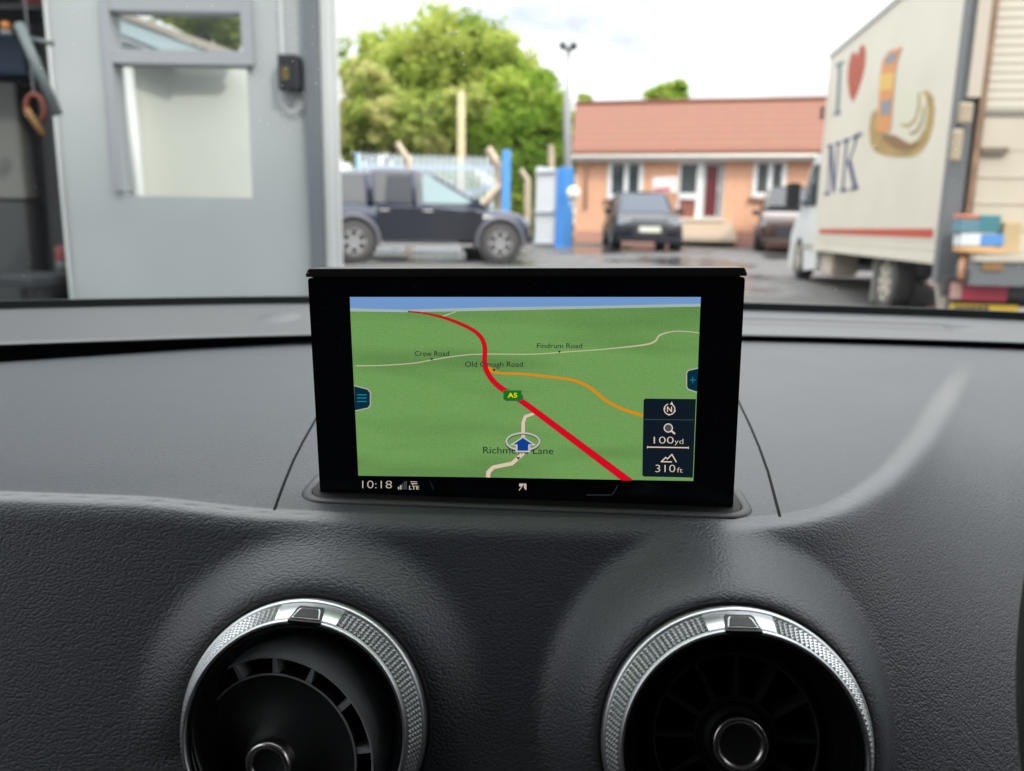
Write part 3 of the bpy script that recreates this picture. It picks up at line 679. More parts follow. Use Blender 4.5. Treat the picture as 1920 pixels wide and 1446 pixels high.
# ------------------------------------------------------------------ steering wheel
M_SW = leather_mat('wheel_leather', (.010, .010, .011), .55, cell=.001, depth=.0001)
pl = CAM+ray(1883, 1360)*.235+Vector((.0165, 0, 0))
sw = empty('steering_wheel', pl+Vector((.175, -.02, -.02))); tag(sw, 'edge of a black leather steering wheel at the far right', 'steering wheel')
Mw = Matrix.Translation(pl+Vector((.1922, 0, -.01))) @ Matrix.Rotation(R_(68), 4, 'X')
bm = bmesh.new(); lathe(bm, [(.185+.015*math.cos(R_(a)), .017*math.sin(R_(a))) for a in range(0, 361, 24)], 120, Mw)
keepw(bmo('rim', bm, M_SW, smooth=True), sw)
bm = bmesh.new(); lathe(bm, [(0, .02), (.05, .018), (.062, .008), (.064, -.03), (0, -.05)], 60, Mw); keepw(bmo('hub', bm, M_SW, smooth=True), sw)
for a in (0, 180, 270):
    bm = bmesh.new(); box(bm, .055, .178, -.014, .014, -.012, .004, .003, Mw @ Matrix.Rotation(R_(a), 4, 'Z')); keepw(bmo('spoke', bm, M_SW), sw)

# ------------------------------------------------------------------ windscreen and cabin
glass = bpy.data.materials.new('windscreen_glass'); glass.use_nodes = True; t = glass.node_tree; t.nodes.clear()
o_ = t.nodes.new('ShaderNodeOutputMaterial'); tr = t.nodes.new('ShaderNodeBsdfTransparent'); tr.inputs[0].default_value = (.93, .955, .94, 1)
gl = t.nodes.new('ShaderNodeBsdfGlossy'); gl.inputs['Roughness'].default_value = .0; fr = t.nodes.new('ShaderNodeFresnel'); fr.inputs[0].default_value = 1.35
ms = t.nodes.new('ShaderNodeMixShader'); mu = t.nodes.new('ShaderNodeMath'); mu.operation = 'MULTIPLY'; mu.inputs[1].default_value = .5
ms.inputs[0].default_value = .035; t.links.new(tr.outputs[0], ms.inputs[1]); t.links.new(gl.outputs[0], ms.inputs[2]); t.links.new(ms.outputs[0], o_.inputs[0])
ws = empty('windscreen', (0, .93, CH-.09)); tag(ws, 'car windscreen glass with water specks above the dashboard', 'windscreen')
def ws_pt(x, s):                             # s from 0 (base) to 1 (roof)
    by = baseY(x)+.012; z = -.088+s*.47
    return Vector((x*(1-.12*s), by-s*.56+.04*s*s, CH+z))
bm = bmesh.new(); g = [[bm.verts.new(ws_pt(x, s)) for s in np.linspace(0, 1, 13)] for x in np.linspace(-.80, .78, 41)]
for i in range(40):
    for k in range(12): bm.faces.new((g[i][k], g[i][k+1], g[i+1][k+1], g[i+1][k]))
wg = keepw(bmo('glass', bm, glass, smooth=True), ws)
M_FRIT = mat('frit_black', (.012, .016, .017), .5)
bm = bmesh.new(); g = []
for x in np.linspace(-.80, .78, 61):
    a = ws_pt(x, 0); b2 = ws_pt(x, .014)
    g.append([bm.verts.new(a+Vector((0, -.012, -.012))), bm.verts.new(b2+Vector((0, -.003, 0))), bm.verts.new(b2+Vector((0, .003, 0)))])
for i in range(60):
    for k in range(2): bm.faces.new((g[i][k], g[i][k+1], g[i+1][k+1], g[i+1][k]))
keepw(bmo('black_border', bm, M_FRIT), ws)
# water specks: small flattened drops on the inner line of the glass
M_DROP = mat('dried_drop', (.75, .78, .80), .3, spec=.8)
bm = bmesh.new()
def ws_hit(px, py):
    d = ray(px, py); best = None
    lo, hi = .2, 1.2
    def side(s):
        p = CAM+d*s; q = ws_pt(p.x, min(max((p.z-CH+.088)/.47, 0), 1)); return p.y-q.y
    for _ in range(30):
        m_ = (lo+hi)/2
        if side(m_) < 0: lo = m_
        else: hi = m_
    return CAM+d*lo
specks = [(856, 62, 3), (858, 85, 1.6), (868, 100, 1.6), (870, 122, 2), (748, 204, 1.2), (820, 180, 1.2), (945, 160, 1.0), (775, 107, 1.0), (1024, 272, 1.2), (655, 170, 1.4), (903, 240, .9),
          (352, 14, 1.3), (398, 12, 1.1), (154, 41, 1.2), (78, 128, 1.3), (68, 350, 1.2), (48, 218, 1.0), (140, 84, 1.0), (556, 220, 2), (540, 170, 1.2), (487, 226, 1.5), (45, 516, 1.1), (484, 145, .9), (1640, 275, 2.2), (1604, 157, 1.6), (1566, 543, 2), (1815, 502, 1.5), (1910, 500, 1.5), (1610, 188, 1.0), (490, 18, 1), (470, 60, .8)]
for k in range(46): specks.append((500+random.random()*110+random.gauss(0, 8), 10+random.random()*240, .5+random.random()*1.0))
for k in range(26): specks.append((random.random()*480, random.random()*540, .4+random.random()*.6))
for k in range(24): specks.append((640+random.random()*900, random.random()*380, .35+random.random()*.5))
for k in range(10): specks.append((1790+random.gauss(0, 8), 260+random.random()*240, .5+random.random()*.8))
for (px, py, s) in specks:
    p = ws_hit(px, py); r = s*.00042
    r0 = bmesh.ops.create_icosphere(bm, subdivisions=1, radius=r)['verts']
    for v in r0: v.co = Vector((v.co.x, v.co.y*.6, v.co.z*.8*(1+random.random()*.4)))+p+Vector((0, -.001, 0))
drops = keepw(bmo('water_specks', bm, M_DROP), ws); drops['kind'] = 'stuff'
# cabin shell
M_HEAD = mat('headliner', (.50, .49, .47), .9); M_DARKIN = mat('cabin_dark', (.06, .06, .063), .8)
cab = empty('car_cabin', (0, 0, .3)); tag(cab, 'dark car cabin around and behind the dashboard', 'car')
bm = bmesh.new(); box(bm, -.70, .68, -1.9, .36, CH+.36, CH+.42, .01); keepw(bmo('headliner', bm, M_HEAD), cab)
for s, x in ((-1, -.80), (1, .76)):
    bm = bmesh.new(); tube(bm, [(x, .62, CH-.14), (x*.93, .50, CH+.12), (x*.86, .36, CH+.38)], .028, 8); keepw(bmo('roof_pillar', bm, M_DARKIN, smooth=True), cab)
    bm = bmesh.new(); box(bm, x-.03*(s > 0)-.03, x+.03, -1.9, .9, .25, CH-.13, .01); keepw(bmo('door_panel', bm, M_DARKIN), cab)
    bm = bmesh.new(); box(bm, x*.9-.03, x*.9+.03, -1.95, -.35, CH-.13, CH+.38, .01); keepw(bmo('rear_side', bm, M_DARKIN), cab)
bm = bmesh.new(); box(bm, -.80, .78, -1.98, -1.9, .25, CH+.42, .01); keepw(bmo('rear_wall', bm, M_DARKIN), cab)
bm = bmesh.new(); box(bm, -.80, .78, -1.9, .9, .2, .25, .01); keepw(bmo('floor_pan', bm, M_DARKIN), cab)
# seats behind the camera
for x in (-.38, .38):
    bm = bmesh.new(); box(bm, x-.25, x+.25, -.95, -.45, .40, .55, .05); box(bm, x-.24, x+.24, -1.05, -.9, .5, 1.15, .05); box(bm, x-.13, x+.13, -1.06, -.95, 1.17, 1.34, .03)
    s_ = bmo('car_seat', bm, M_DARKIN, smooth=True); keepw(s_, cab)
# bonnet in front of the windscreen
M_BON = mat('bonnet_paint', (.03, .03, .035), .2, coat=.5)
bm = bmesh.new(); g = []
for i in range(25):
    x = -.85+1.7*i/24
    g.append([bm.verts.new((x*(1-.04*k/12), baseY(min(max(x, -.8), .78))+.06+(1.95-.93)*k/12, CH-.155-.20*(k/12)**1.7-.06*(abs(x)/.85)**3)) for k in range(13)])
for i in range(24):
    for k in range(12): bm.faces.new((g[i][k], g[i][k+1], g[i+1][k+1], g[i+1][k]))
keepw(bmo('bonnet', bm, M_BON, smooth=True), cab)
# ================================================================== OUTSIDE
def wobj(name, bm, m, root, smooth=False): return keepw(bmo(name, bm, m, None, smooth), root)
def poly_on(pts, p0, n, thick, m, name, root, out=0.0):
    """flat shape lying on a plane (points given as seen in the photo), with a real thickness"""
    n = n.normalized(); bm = bmesh.new()
    prism(bm, [atP(x, y, p0, n)+n*(out+thick) for x, y in pts], -n*thick)
    return wobj(name, bm, m, root)

# ------------------------------------------------------------------ workshop (building round the car)
M_PANEL = mat('panel_grey', (.42, .45, .46), .55, var=.06, vscale=1.2)
M_PEDGE = mat('panel_edge_light', (.60, .62, .62), .5)
M_FRAMEW = mat('window_frame_grey', (.33, .35, .38), .5)
M_FRAMED = mat('door_frame_dark', (.15, .17, .19), .5)
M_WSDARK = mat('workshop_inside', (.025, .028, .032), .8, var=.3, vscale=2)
M_CONC = mat('workshop_floor_concrete', (.16, .16, .155), .7, var=.2, vscale=2)
wk = empty('workshop', (-2, 4.5, 0)); tag(wk, 'grey panelled workshop wall with a two-pane window beside the open doorway', 'building')
YW = 5.0
def W(px, py, Y=YW): return atY(px, py, Y)
# wall with window opening built from four slabs
xl, xr = W(140, 500).x-.02, W(628, 300).x
wl, wr = W(222, 250).x, W(468, 250).x
zt2, zb2 = W(340, 10).z, W(340, 369).z
ztop = 4.2
bm = bmesh.new()
box(bm, xl, wl, YW, YW+.09, 0, ztop); box(bm, wr, xr-.16, YW, YW+.09, 0, ztop)
box(bm, wl, wr, YW+.0, YW+.09, 0, zb2); box(bm, wl, wr, YW+.0, YW+.09, zt2, ztop)
wobj('wall_panel', bm, M_PANEL, wk)
bm = bmesh.new(); box(bm, xl-.02, xl-.002, YW-.02, YW+.11, 0, ztop, .005); wobj('panel_edge', bm, M_PEDGE, wk)
bm = bmesh.new(); box(bm, xr-.157, xr-.07, YW-.06, YW+.12, 0, ztop, .01); wobj('door_frame', bm, M_FRAMED, wk)
bm = bmesh.new(); box(bm, xr-.068, xr, YW-.03, YW+.16, 0, ztop, .01); box(bm, xr+.002, xr+.02, YW, YW+.06, 0, ztop); wobj('frame_jamb', bm, M_PEDGE, wk)
bm = bmesh.new(); box(bm, xr-.30, xr-.28, YW-.018, YW-.001, W(560, 105).z, ztop); wobj('cable_conduit', bm, M_PEDGE, wk)
# window
zm0, zm1 = W(340, 122).z, W(340, 96).z
bm = bmesh.new(); ft = .045
box(bm, wl-.040, wl+.012, YW-.035, YW+.10, zb2+.03, zt2+.04); box(bm, wr-.012, wr+.05, YW-.035, YW+.10, zm0, zt2+.04)
box(bm, wl+.013, wr-.013, YW-.030, YW+.10, zt2-.04, zt2+.05)
box(bm, wl+.013, wr-.013, YW-.034, YW+.10, zm0, zm1)
win = wobj('window', bm, M_FRAMEW, wk)
M_PANE = bpy.data.materials.new('window_pane'); M_PANE.use_nodes = True; t = M_PANE.node_tree; t.nodes.clear()
o_ = t.nodes.new('ShaderNodeOutputMaterial'); tr = t.nodes.new('ShaderNodeBsdfTransparent'); tr.inputs[0].default_value = (.95, .97, .96, 1); gl = t.nodes.new('ShaderNodeBsdfGlossy'); gl.inputs['Roughness'].default_value = .02
ms = t.nodes.new('ShaderNodeMixShader'); ms.inputs[0].default_value = .05; t.links.new(tr.outputs[0], ms.inputs[1]); t.links.new(gl.outputs[0], ms.inputs[2]); t.links.new(ms.outputs[0], o_.inputs[0])
bm = bmesh.new(); box(bm, wl+.012, wr-.012, YW+.04, YW+.046, zb2, zm0); keepw(bmo('pane', bm, M_PANE), win)
bm = bmesh.new(); box(bm, wl+.012, wr-.012, YW+.04, YW+.046, zm1, zt2-.04); keepw(bmo('pane', bm, M_PANE), win)
# rest of the shell: added sun-blocking hall, storage bay behind the panel edge
bm = bmesh.new(); box(bm, -8, 6.5, -14, -2.6, 9.6, 9.9); wobj('roof', bm, M_CONC, wk)  # roof of the unseen hall, added to keep sun off the panel
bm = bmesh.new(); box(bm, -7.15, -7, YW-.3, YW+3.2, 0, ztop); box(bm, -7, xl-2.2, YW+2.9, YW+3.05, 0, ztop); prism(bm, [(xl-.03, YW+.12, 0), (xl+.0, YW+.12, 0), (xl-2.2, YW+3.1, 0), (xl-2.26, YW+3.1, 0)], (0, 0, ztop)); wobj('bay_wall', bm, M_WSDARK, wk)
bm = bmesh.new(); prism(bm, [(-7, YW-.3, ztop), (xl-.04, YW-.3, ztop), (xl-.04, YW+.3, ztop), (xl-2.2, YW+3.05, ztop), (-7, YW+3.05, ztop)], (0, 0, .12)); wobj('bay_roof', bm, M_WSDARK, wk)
bm = bmesh.new(); box(bm, -8, -2.2, -2.8, -2.6, 0, 9.6); box(bm, 2.6, 6.5, -2.8, -2.6, 0, 9.6); box(bm, -2.2, 2.6, -2.8, -2.6, 4.2, 9.6); box(bm, -8, -7.8, -14, -2.8, 0, 9.6); box(bm, 6.3, 6.5, -14, -2.8, 0, 9.6); box(bm, -7.8, 6.3, -14, -13.8, 0, 9.6); wobj('shade_hall', bm, M_PANEL, wk)  # unseen hall behind the camera, made tall to shade the grey wall
v_ = [(-7, -13, .004), (4.2, -13, .004), (4.2, 3.7, .004), (-.9, 3.7, .004), (-.9, 5.0, .004), (-7, 5.0, .004)]
tag(pyd('workshop_floor', v_, [(0, 1, 2, 3, 4, 5)], M_CONC), 'pale concrete floor inside the workshop', kind='structure')
# switch box on the wall
sb = empty('isolator_box', W(547, 140)); tag(sb, 'small black electrical box with a yellow mark fixed to the grey wall', 'switch box')
a, b2 = W(528, 107), W(569, 174)
bm = bmesh.new(); box(bm, a.x, b2.x, YW-.10, YW-.002, b2.z, a.z, .012); wobj('case', bm, mat('case_black', (.012, .014, .02), .5), sb)
bm = bmesh.new(); box(bm, W(537, 150).x, W(551, 150).x, YW-.104, YW-.101, W(540, 156).z, W(540, 132).z, .001); wobj('warning_label', bm, mat('label_yellow', (.12, .085, .015), .6), sb)
cb = []
for k in range(14):
    a_ = math.pi*k/13; cb.append((W(570, 185).x-.06+.075*math.cos(a_), YW-.03, W(570, 178).z-.10*math.sin(a_)))
bm = bmesh.new(); tube(bm, cb, .006, 6); tag(bmo('cable_loop', bm, M_PEDGE, None, True), 'thin grey cable looping below the black electrical box', 'cable')

# ------------------------------------------------------------------ clutter in the dark bay at the left
YB = 5.9
lk = empty('tool_locker', atY(20, 300, YB)); tag(lk, 'pale grey locker standing in the dark bay at the left', 'locker')
a, b2 = atY(-150, 150, YB), atY(48, 362, YB)
bm = bmesh.new(); box(bm, a.x, b2.x, YB, YB+.5, b2.z-.05, a.z, .02); wobj('cabinet', bm, mat('locker_grey', (.17, .175, .165), .6), lk)
bm = bmesh.new(); box(bm, a.x+.02, b2.x-.02, YB+.02, YB+.5, 0, b2.z-.055, .02); wobj('plinth', bm, mat('locker_dark', (.05, .055, .06), .6), lk)
bm = bmesh.new(); box(bm, a.x+.04, a.x+.06+.2, YB-.012, YB-.002, b2.z+.3, b2.z+.36, .004); wobj('handle', bm, M_FRAMED, lk)
bd = bmesh.new(); a, b2 = atY(-60, 60, YB-.1), atY(52, 140, YB-.1); box(bd, a.x, b2.x, YB-.1, YB+.3, b2.z, a.z, .03)
tag(bmo('blue_tub', bd, mat('tub_blue', (.045, .08, .15), .5), None), 'dull blue plastic tub on top of the pale locker', 'tub')
bm = bmesh.new(); p0, p1 = atY(35, 45, 4.7), atY(108, 215, 4.7); tube(bm, [p0, p1], .028, 10); 
st = bmo('metal_strut', bm, mat('strut_grey', (.12, .145, .15), .5), None, True); tag(st, 'slanting grey metal strut across the dark bay opening', 'strut')
bm = bmesh.new(); tube(bm, [atY(56, 73, 4.75), atY(100, 82, 4.75)], .014, 8); tag(bmo('cross_rail', bm, mat('rail_grey', (.12, .15, .16), .5), None, True), 'short dark rail running from the strut to the grey wall', 'rail')
wlm = empty('warning_lamp', atY(12, 53, 5.2)); tag(wlm, 'small orange beacon lamp high in the dark bay', 'lamp')
bm = bmesh.new(); Tm = Matrix.Translation(atY(12, 58, 5.2)); lathe(bm, [(0, .055), (.02, .052), (.03, .03), (.032, 0), (0, 0)], 20, Tm); wobj('lens', bm, mat('lamp_orange', (.38, .14, .02), .3), wlm, True)
bm = bmesh.new(); lathe(bm, [(0, 0), (.036, -.002), (.036, -.03), (0, -.03)], 20, Tm); wobj('base', bm, M_FRAMED, wlm, True)
hk = empty('lifting_hook', atY(66, 220, 5.1)); tag(hk, 'orange and red lifting hook hanging in the dark bay', 'hook')
bm = bmesh.new(); c0 = atY(66, 205, 5.1)
tube(bm, [c0+Vector((.055*math.sin(a), 0, .085*math.cos(a))) for a in np.linspace(-2.2, 2.6, 16)], .017, 8); wobj('loop', bm, mat('hook_red', (.15, .035, .02), .5), hk, True)
bm = bmesh.new(); tube(bm, [c0+Vector((-.05, 0, .0)), c0+Vector((-.01, 0, -.07)), c0+Vector((.035, 0, -.15))], [.02, .024, .02], 8); wobj('latch', bm, mat('hook_orange', (.24, .12, .03), .5), hk, True)
bm = bmesh.new(); tube(bm, [c0+Vector((0, .0, .085)), Vector((c0.x, c0.y, ztop-.1))], .006, 6); wobj('chain', bm, M_FRAMED, hk)
pc = empty('paint_can', atY(125, 490, 4.8)); tag(pc, 'red and white can beside the foot of the grey wall', 'can')
a = atY(122, 490, 5.35)
bm = bmesh.new(); lathe(bm, [(0, .10), (.05, .10), (.055, .095), (.055, .0)], 20, Matrix.Translation(a)); wobj('can_top', bm, mat('can_red', (.20, .03, .03), .5), pc, True)
bm = bmesh.new(); lathe(bm, [(.054, 0), (.054, -.07), (0, -.07)], 20, Matrix.Translation(a)); wobj('can_body', bm, mat('can_white', (.25, .28, .28), .5), pc, True)
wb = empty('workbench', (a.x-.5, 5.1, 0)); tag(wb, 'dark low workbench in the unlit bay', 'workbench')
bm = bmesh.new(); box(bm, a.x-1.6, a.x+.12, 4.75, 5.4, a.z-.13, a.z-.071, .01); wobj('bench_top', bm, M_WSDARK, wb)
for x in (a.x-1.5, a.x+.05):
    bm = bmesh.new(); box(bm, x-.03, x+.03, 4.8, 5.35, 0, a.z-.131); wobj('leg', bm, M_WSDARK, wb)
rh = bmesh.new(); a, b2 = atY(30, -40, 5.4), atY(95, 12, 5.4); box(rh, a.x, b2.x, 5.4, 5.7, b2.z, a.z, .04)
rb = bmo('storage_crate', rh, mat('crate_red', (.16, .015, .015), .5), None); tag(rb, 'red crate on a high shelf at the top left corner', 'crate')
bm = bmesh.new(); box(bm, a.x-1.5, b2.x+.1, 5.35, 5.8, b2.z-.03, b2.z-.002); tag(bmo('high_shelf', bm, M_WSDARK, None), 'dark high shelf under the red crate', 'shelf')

# ------------------------------------------------------------------ white outbuilding seen through the workshop window
ob = empty('outbuilding', (-3, 8, 0)); tag(ob, 'cream outbuilding with a sloping pale canopy seen through the workshop window', 'building')
M_CREAMW = mat('cream_render', (.78, .78, .72), .7, var=.03, vscale=1.5); M_CAN = mat('canopy_sheet', (.60, .72, .78), .45); M_WHT = mat('white_upvc', (.82, .83, .83), .35)
YO = 8.4
p_t0, p_t1, p_t2 = atY(200, 126, YO), atY(400, 118, YO), atY(480, 136, YO)
bm = bmesh.new(); prism(bm, [Vector((-8.5, YO, 0)), Vector((p_t2.x+.6, YO, 0)), Vector((p_t2.x+.6, YO, p_t2.z-.05)), p_t1, Vector((p_t0.x, YO, p_t0.z)), Vector((-8.5, YO, p_t0.z))], (0, .12, 0)); wobj('wall', bm, M_CREAMW, ob)
bm = bmesh.new(); a, b2 = atY(232, 130, YO-.2), atY(247, 345, YO-.2); tube(bm, [(a.x, YO-.12, a.z+.1), (a.x+.02, YO-.12, b2.z), (a.x+.02, YO-.12, 0.1)], .055, 10); wobj('downpipe', bm, M_WHT, ob, True)
YQ = 8.12
bm = bmesh.new(); prism(bm, [atY(206, 22, YQ), atY(214, 62, YQ), atY(330, 108, YQ), atY(420, 108, YQ)], (0, .22, 0)); wobj('canopy_roof', bm, M_CAN, ob)
bm = bmesh.new(); prism(bm, [atY(206, 24, YQ-.02), atY(206, 14, YQ-.02), atY(440, 96, YQ-.02), atY(425, 106, YQ-.02)], (0, .06, 0)); wobj('canopy_trim', bm, mat('canopy_edge', (.55, .48, .42), .6), ob)
bm = bmesh.new(); prism(bm, [atY(214, 58, YQ-.03), atY(214, 65, YQ-.03), atY(326, 110, YQ-.03), atY(335, 106, YQ-.03)], (0, .06, 0)); wobj('canopy_beam', bm, M_FRAMED, ob)
bm = bmesh.new(); prism(bm, [atY(210, 66, YO-.03), atY(210, 130, YO-.03), atY(330, 130, YO-.03), atY(322, 110, YO-.03)], (0, .028, 0)); wobj('gable_infill', bm, M_WHT, ob)

# ------------------------------------------------------------------ bungalow with tiled roof
M_BRICK = bpy.data.materials.new('orange_brick'); M_BRICK.use_nodes = True; t = M_BRICK.node_tree; b = t.nodes['Principled BSDF']; b.inputs['Roughness'].default_value = .8
c = t.nodes.new('ShaderNodeTexCoord'); br = t.nodes.new('ShaderNodeTexBrick'); br.inputs['Scale'].default_value = 4.4
br.inputs['Color1'].default_value = (.78, .40, .25, 1); br.inputs['Color2'].default_value = (.82, .46, .29, 1); br.inputs['Mortar'].default_value = (.50, .36, .26, 1); br.inputs['Mortar Size'].default_value = .012
mpn = t.nodes.new('ShaderNodeMapping'); mpn.inputs['Rotation'].default_value = (R_(90), 0, 0); t.links.new(c.outputs['Object'], mpn.inputs['Vector']); t.links.new(mpn.outputs[0], br.inputs['Vector']); t.links.new(br.outputs['Color'], b.inputs['Base Color'])
M_TILE = bpy.data.materials.new('roof_tiles'); M_TILE.use_nodes = True; t = M_TILE.node_tree; b = t.nodes['Principled BSDF']; b.inputs['Roughness'].default_value = .7
c = t.nodes.new('ShaderNodeTexCoord'); w_ = t.nodes.new('ShaderNodeTexWave'); w_.bands_direction = 'Z'; w_.wave_profile = 'SAW'; w_.inputs['Scale'].default_value = 1.2; w_.inputs['Distortion'].default_value = .15
n = t.nodes.new('ShaderNodeTexNoise'); n.inputs['Scale'].default_value = 3; t.links.new(c.outputs['Object'], w_.inputs['Vector']); t.links.new(c.outputs['Object'], n.inputs['Vector'])
r_ = t.nodes.new('ShaderNodeValToRGB'); r_.color_ramp.elements[0].color = (.095, .026, .011, 1); r_.color_ramp.elements[1].color = (.21, .067, .034, 1); r_.color_ramp.elements[1].position = .35
ad = t.nodes.new('ShaderNodeMix'); ad.data_type = 'RGBA'; ad.blend_type = 'MULTIPLY'; ad.inputs[0].default_value = .35
t.links.new(w_.outputs['Fac'], r_.inputs['Fac']); t.links.new(r_.outputs['Color'], ad.inputs[6]); t.links.new(n.outputs['Color'], ad.inputs[7])
mg = t.nodes.new('ShaderNodeGamma'); mg.inputs[1].default_value = .9; t.links.new(ad.outputs[2], mg.inputs[0]); t.links.new(mg.outputs[0], b.inputs['Base Color'])
bb = t.nodes.new('ShaderNodeBump'); bb.inputs['Distance'].default_value = .05; t.links.new(w_.outputs['Fac'], bb.inputs['Height']); t.links.new(bb.outputs[0], b.inputs['Normal'])
YAW = R_(-14); FP = atY(1078, 400, 26.8); FN = Vector((math.sin(YAW), -math.cos(YAW), 0))      # facade plane
def F(px, py, out=0.0): return atP(px, py, FP+FN*out, FN)
bu = empty('bungalow', (FP.x+4, FP.y, .6), YAW); tag(bu, 'orange brick bungalow with a red tiled roof and white windows', 'building')
FX = Vector((math.cos(YAW), math.sin(YAW), 0))
def FL(s, z, d=0.0): return Vector((FP.x, FP.y, 0))+FX*s+Vector((.085, 1, 0))*d+Vector((0, 0, z))     # along facade, height, depth behind
zE = F(1300, 302).z; G0 = .62
def su(px, py=400): return (F(px, py)-FP).dot(FX)
doorway = (su(1270, 340), su(1372, 340), F(1320, 412).z)
LEN = 13.5
zR = F(1300, 184).z; rz_ = CH+(zR-CH)*(26.8+3.9*math.cos(YAW))/26.2-.34
bm = bmesh.new()
def slab(bm, s0, s1, z0, z1, d0, d1): prism(bm, [FL(s0, z0, d0), FL(s1, z0, d0), FL(s1, z1, d0), FL(s0, z1, d0)], -FN*(d1-d0))
ops = [(su(1140, 340), su(1204, 340), F(1170, 373).z, F(1170, 303.5).z), (su(1272, 340), su(1358, 340), F(1320, 414).z, zE-.02), (su(1412, 340), su(1472, 340), F(1440, 370).z, F(1440, 303).z)]
cur = .0
for s0, s1, z0, z1 in ops:
    slab(bm, cur, s0, 0, zE, 0, .25)
    slab(bm, s0, s1, 0, z0, 0, .25)
    if zE-z1 > .03: slab(bm, s0, s1, z1, zE, 0, .25)
    cur = s1
slab(bm, cur, LEN, 0, zE, 0, .25)
for s in (.0, LEN-.25):
    prism(bm, [FL(s, 0, .25), FL(s, 0, 7.5), FL(s, zE, 7.5), FL(s, rz_-.06, 3.9), FL(s, zE, .25)], FX*.25)
slab(bm, .25, LEN-.25, 0, zE, 7.3, 7.5)
wobj('wall', bm, M_BRICK, bu)
slabr = bmesh.new(); zR = F(1300, 184).z  # approximate ridge on the facade plane, pushed back below
rd_ = 3.9; rz_ = CH+(zR-CH)*(26.8+rd_*math.cos(YAW))/26.2-.34
e0 = -.35
prism(slabr, [FL(-.15, zE+.17, e0), FL(LEN+.3, zE+.17, e0), FL(LEN+.3, rz_, rd_), FL(-.15, rz_, rd_)], Vector((0, 0, .12)))
prism(slabr, [FL(-.15, rz_, rd_+.002), FL(LEN+.3, rz_, rd_+.002), FL(LEN+.3, zE+.17, 8), FL(-.15, zE+.17, 8)], Vector((0, 0, .12)))
roof = wobj('roof', slabr, M_TILE, bu)
bm = bmesh.new(); tube(bm, [FL(-.15, rz_+.14, rd_), FL(LEN+.3, rz_+.14, rd_)], .09, 8); keepw(bmo('ridge_tiles', bm, M_TILE, None, True), roof)
M_FASC = mat('fascia_white', (.70, .67, .62), .5)
bm = bmesh.new(); slab(bm, -.18, LEN+.3, zE-.01, zE+.17, e0-.02, e0+.02); wobj('fascia', bm, M_FASC, bu)
bm = bmesh.new(); slab(bm, -.15, LEN+.25, zE-.03, zE-.012, e0+.02, .0); wobj('soffit', bm, M_FASC, bu)
bm = bmesh.new(); tube(bm, [FL(-.2, zE+.10, e0-.07), FL(LEN+.3, zE+.10, e0-.07)], .055, 8); wobj('gutter', bm, M_FASC, bu, True)
bm = bmesh.new(); tube(bm, [FL(.33, zE, -.28), FL(.33, zE-.15, -.07), FL(.33, F(1090, 392).z, -.06)], .045, 8); wobj('downpipe', bm, mat('downpipe_pink', (.62, .38, .29), .6), bu, True)
M_GLS = mat('dark_glass', (.06, .075, .08), .06, spec=.8)
def window(s0, s1, z0, z1, mull, name='window', fw=.11):
    bm = bmesh.new()
    slab(bm, s0-.02, s0+fw, z0, z1, -.05, .12); slab(bm, s1-fw, s1+.02, z0, z1, -.05, .12)
    slab(bm, s0+fw, s1-fw, z0-.02, z0+fw*1.3, -.048, .12); slab(bm, s0+fw, s1-fw, z1-fw*.6, z1, -.048, .12)
    for m_ in mull: slab(bm, m_-fw*.62, m_+fw*.62, z0+fw*1.3, z1-fw*.6, -.046, .12)
    f = wobj(name, bm, M_WHT, bu)
    bm = bmesh.new(); slab(bm, s0+fw, s1-fw, z0+fw, z1-.05, .05, .07); keepw(bmo('pane', bm, M_GLS), f)
    return f
w1_ = window(*ops[0], [ops[0][0]+.62*(ops[0][1]-ops[0][0])*.85])
w3_ = window(*ops[2], [ops[2][0]+.52*(ops[2][1]-ops[2][0])])
for o, (s0, s1, z0, z1) in ((w1_, ops[0]), (w3_, ops[2])):
    bm = bmesh.new(); slab(bm, s0-.12, s1+.12, z0-.12, z0-.022, -.10, .0); keepw(bmo('sill', bm, mat('sill_brown', (.30, .16, .10), .7)), o)
# entrance: side light, door
s0, s1, z0, z1 = ops[1]; sm = su(1316, 340); sm0 = su(1306, 340)
zmid = F(1290, 362).z; zmid2 = F(1290, 374).z
bm = bmesh.new(); slab(bm, s0, s0+.06, z0, z1, -.03, .1); slab(bm, sm0, sm+.04, z0, z1, -.03, .1); slab(bm, s0+.06, sm0, zmid2, zmid, -.03, .1); slab(bm, s0+.06, sm0, z1-.08, z1, -.028, .1); slab(bm, s0+.06, sm0, z0, z0+.08, -.028, .1)
sd = wobj('side_light', bm, M_WHT, bu)
bm = bmesh.new(); slab(bm, s0+.06, sm0, zmid, z1-.08, .04, .06); keepw(bmo('pane', bm, M_GLS), sd)
bm = bmesh.new(); slab(bm, s0+.06, sm0, z0+.08, zmid2, .04, .06); keepw(bmo('lower_panel', bm, mat('panel_brown', (.28, .10, .07), .6)), sd)
bm = bmesh.new(); slab(bm, sm+.041, sm+.12, z0, z1, -.01, .1); slab(bm, s1-.10, s1, z0, z1, -.01, .1); slab(bm, sm+.12, s1-.10, z1-.12, z1, -.012, .1); slab(bm, sm+.12, s1-.10, z0, z0+.14, -.012, .1); xm = su(1347, 340); slab(bm, xm-.03, xm+.03, z0+.14, z1-.12, -.011, .1)
dr = wobj('door', bm, mat('door_grey', (.42, .42, .41), .5), bu)
bm = bmesh.new(); slab(bm, sm+.12, s1-.10, z0+.14, z1-.12, .04, .06); keepw(bmo('door_glass', bm, mat('door_red_dark', (.16, .035, .04), .15)), dr)
bm = bmesh.new(); slab(bm, xm+.04, s1-.10, z0+.14, z1-.12, .035, .039); keepw(bmo('dark_leaf', bm, M_GLS), dr)
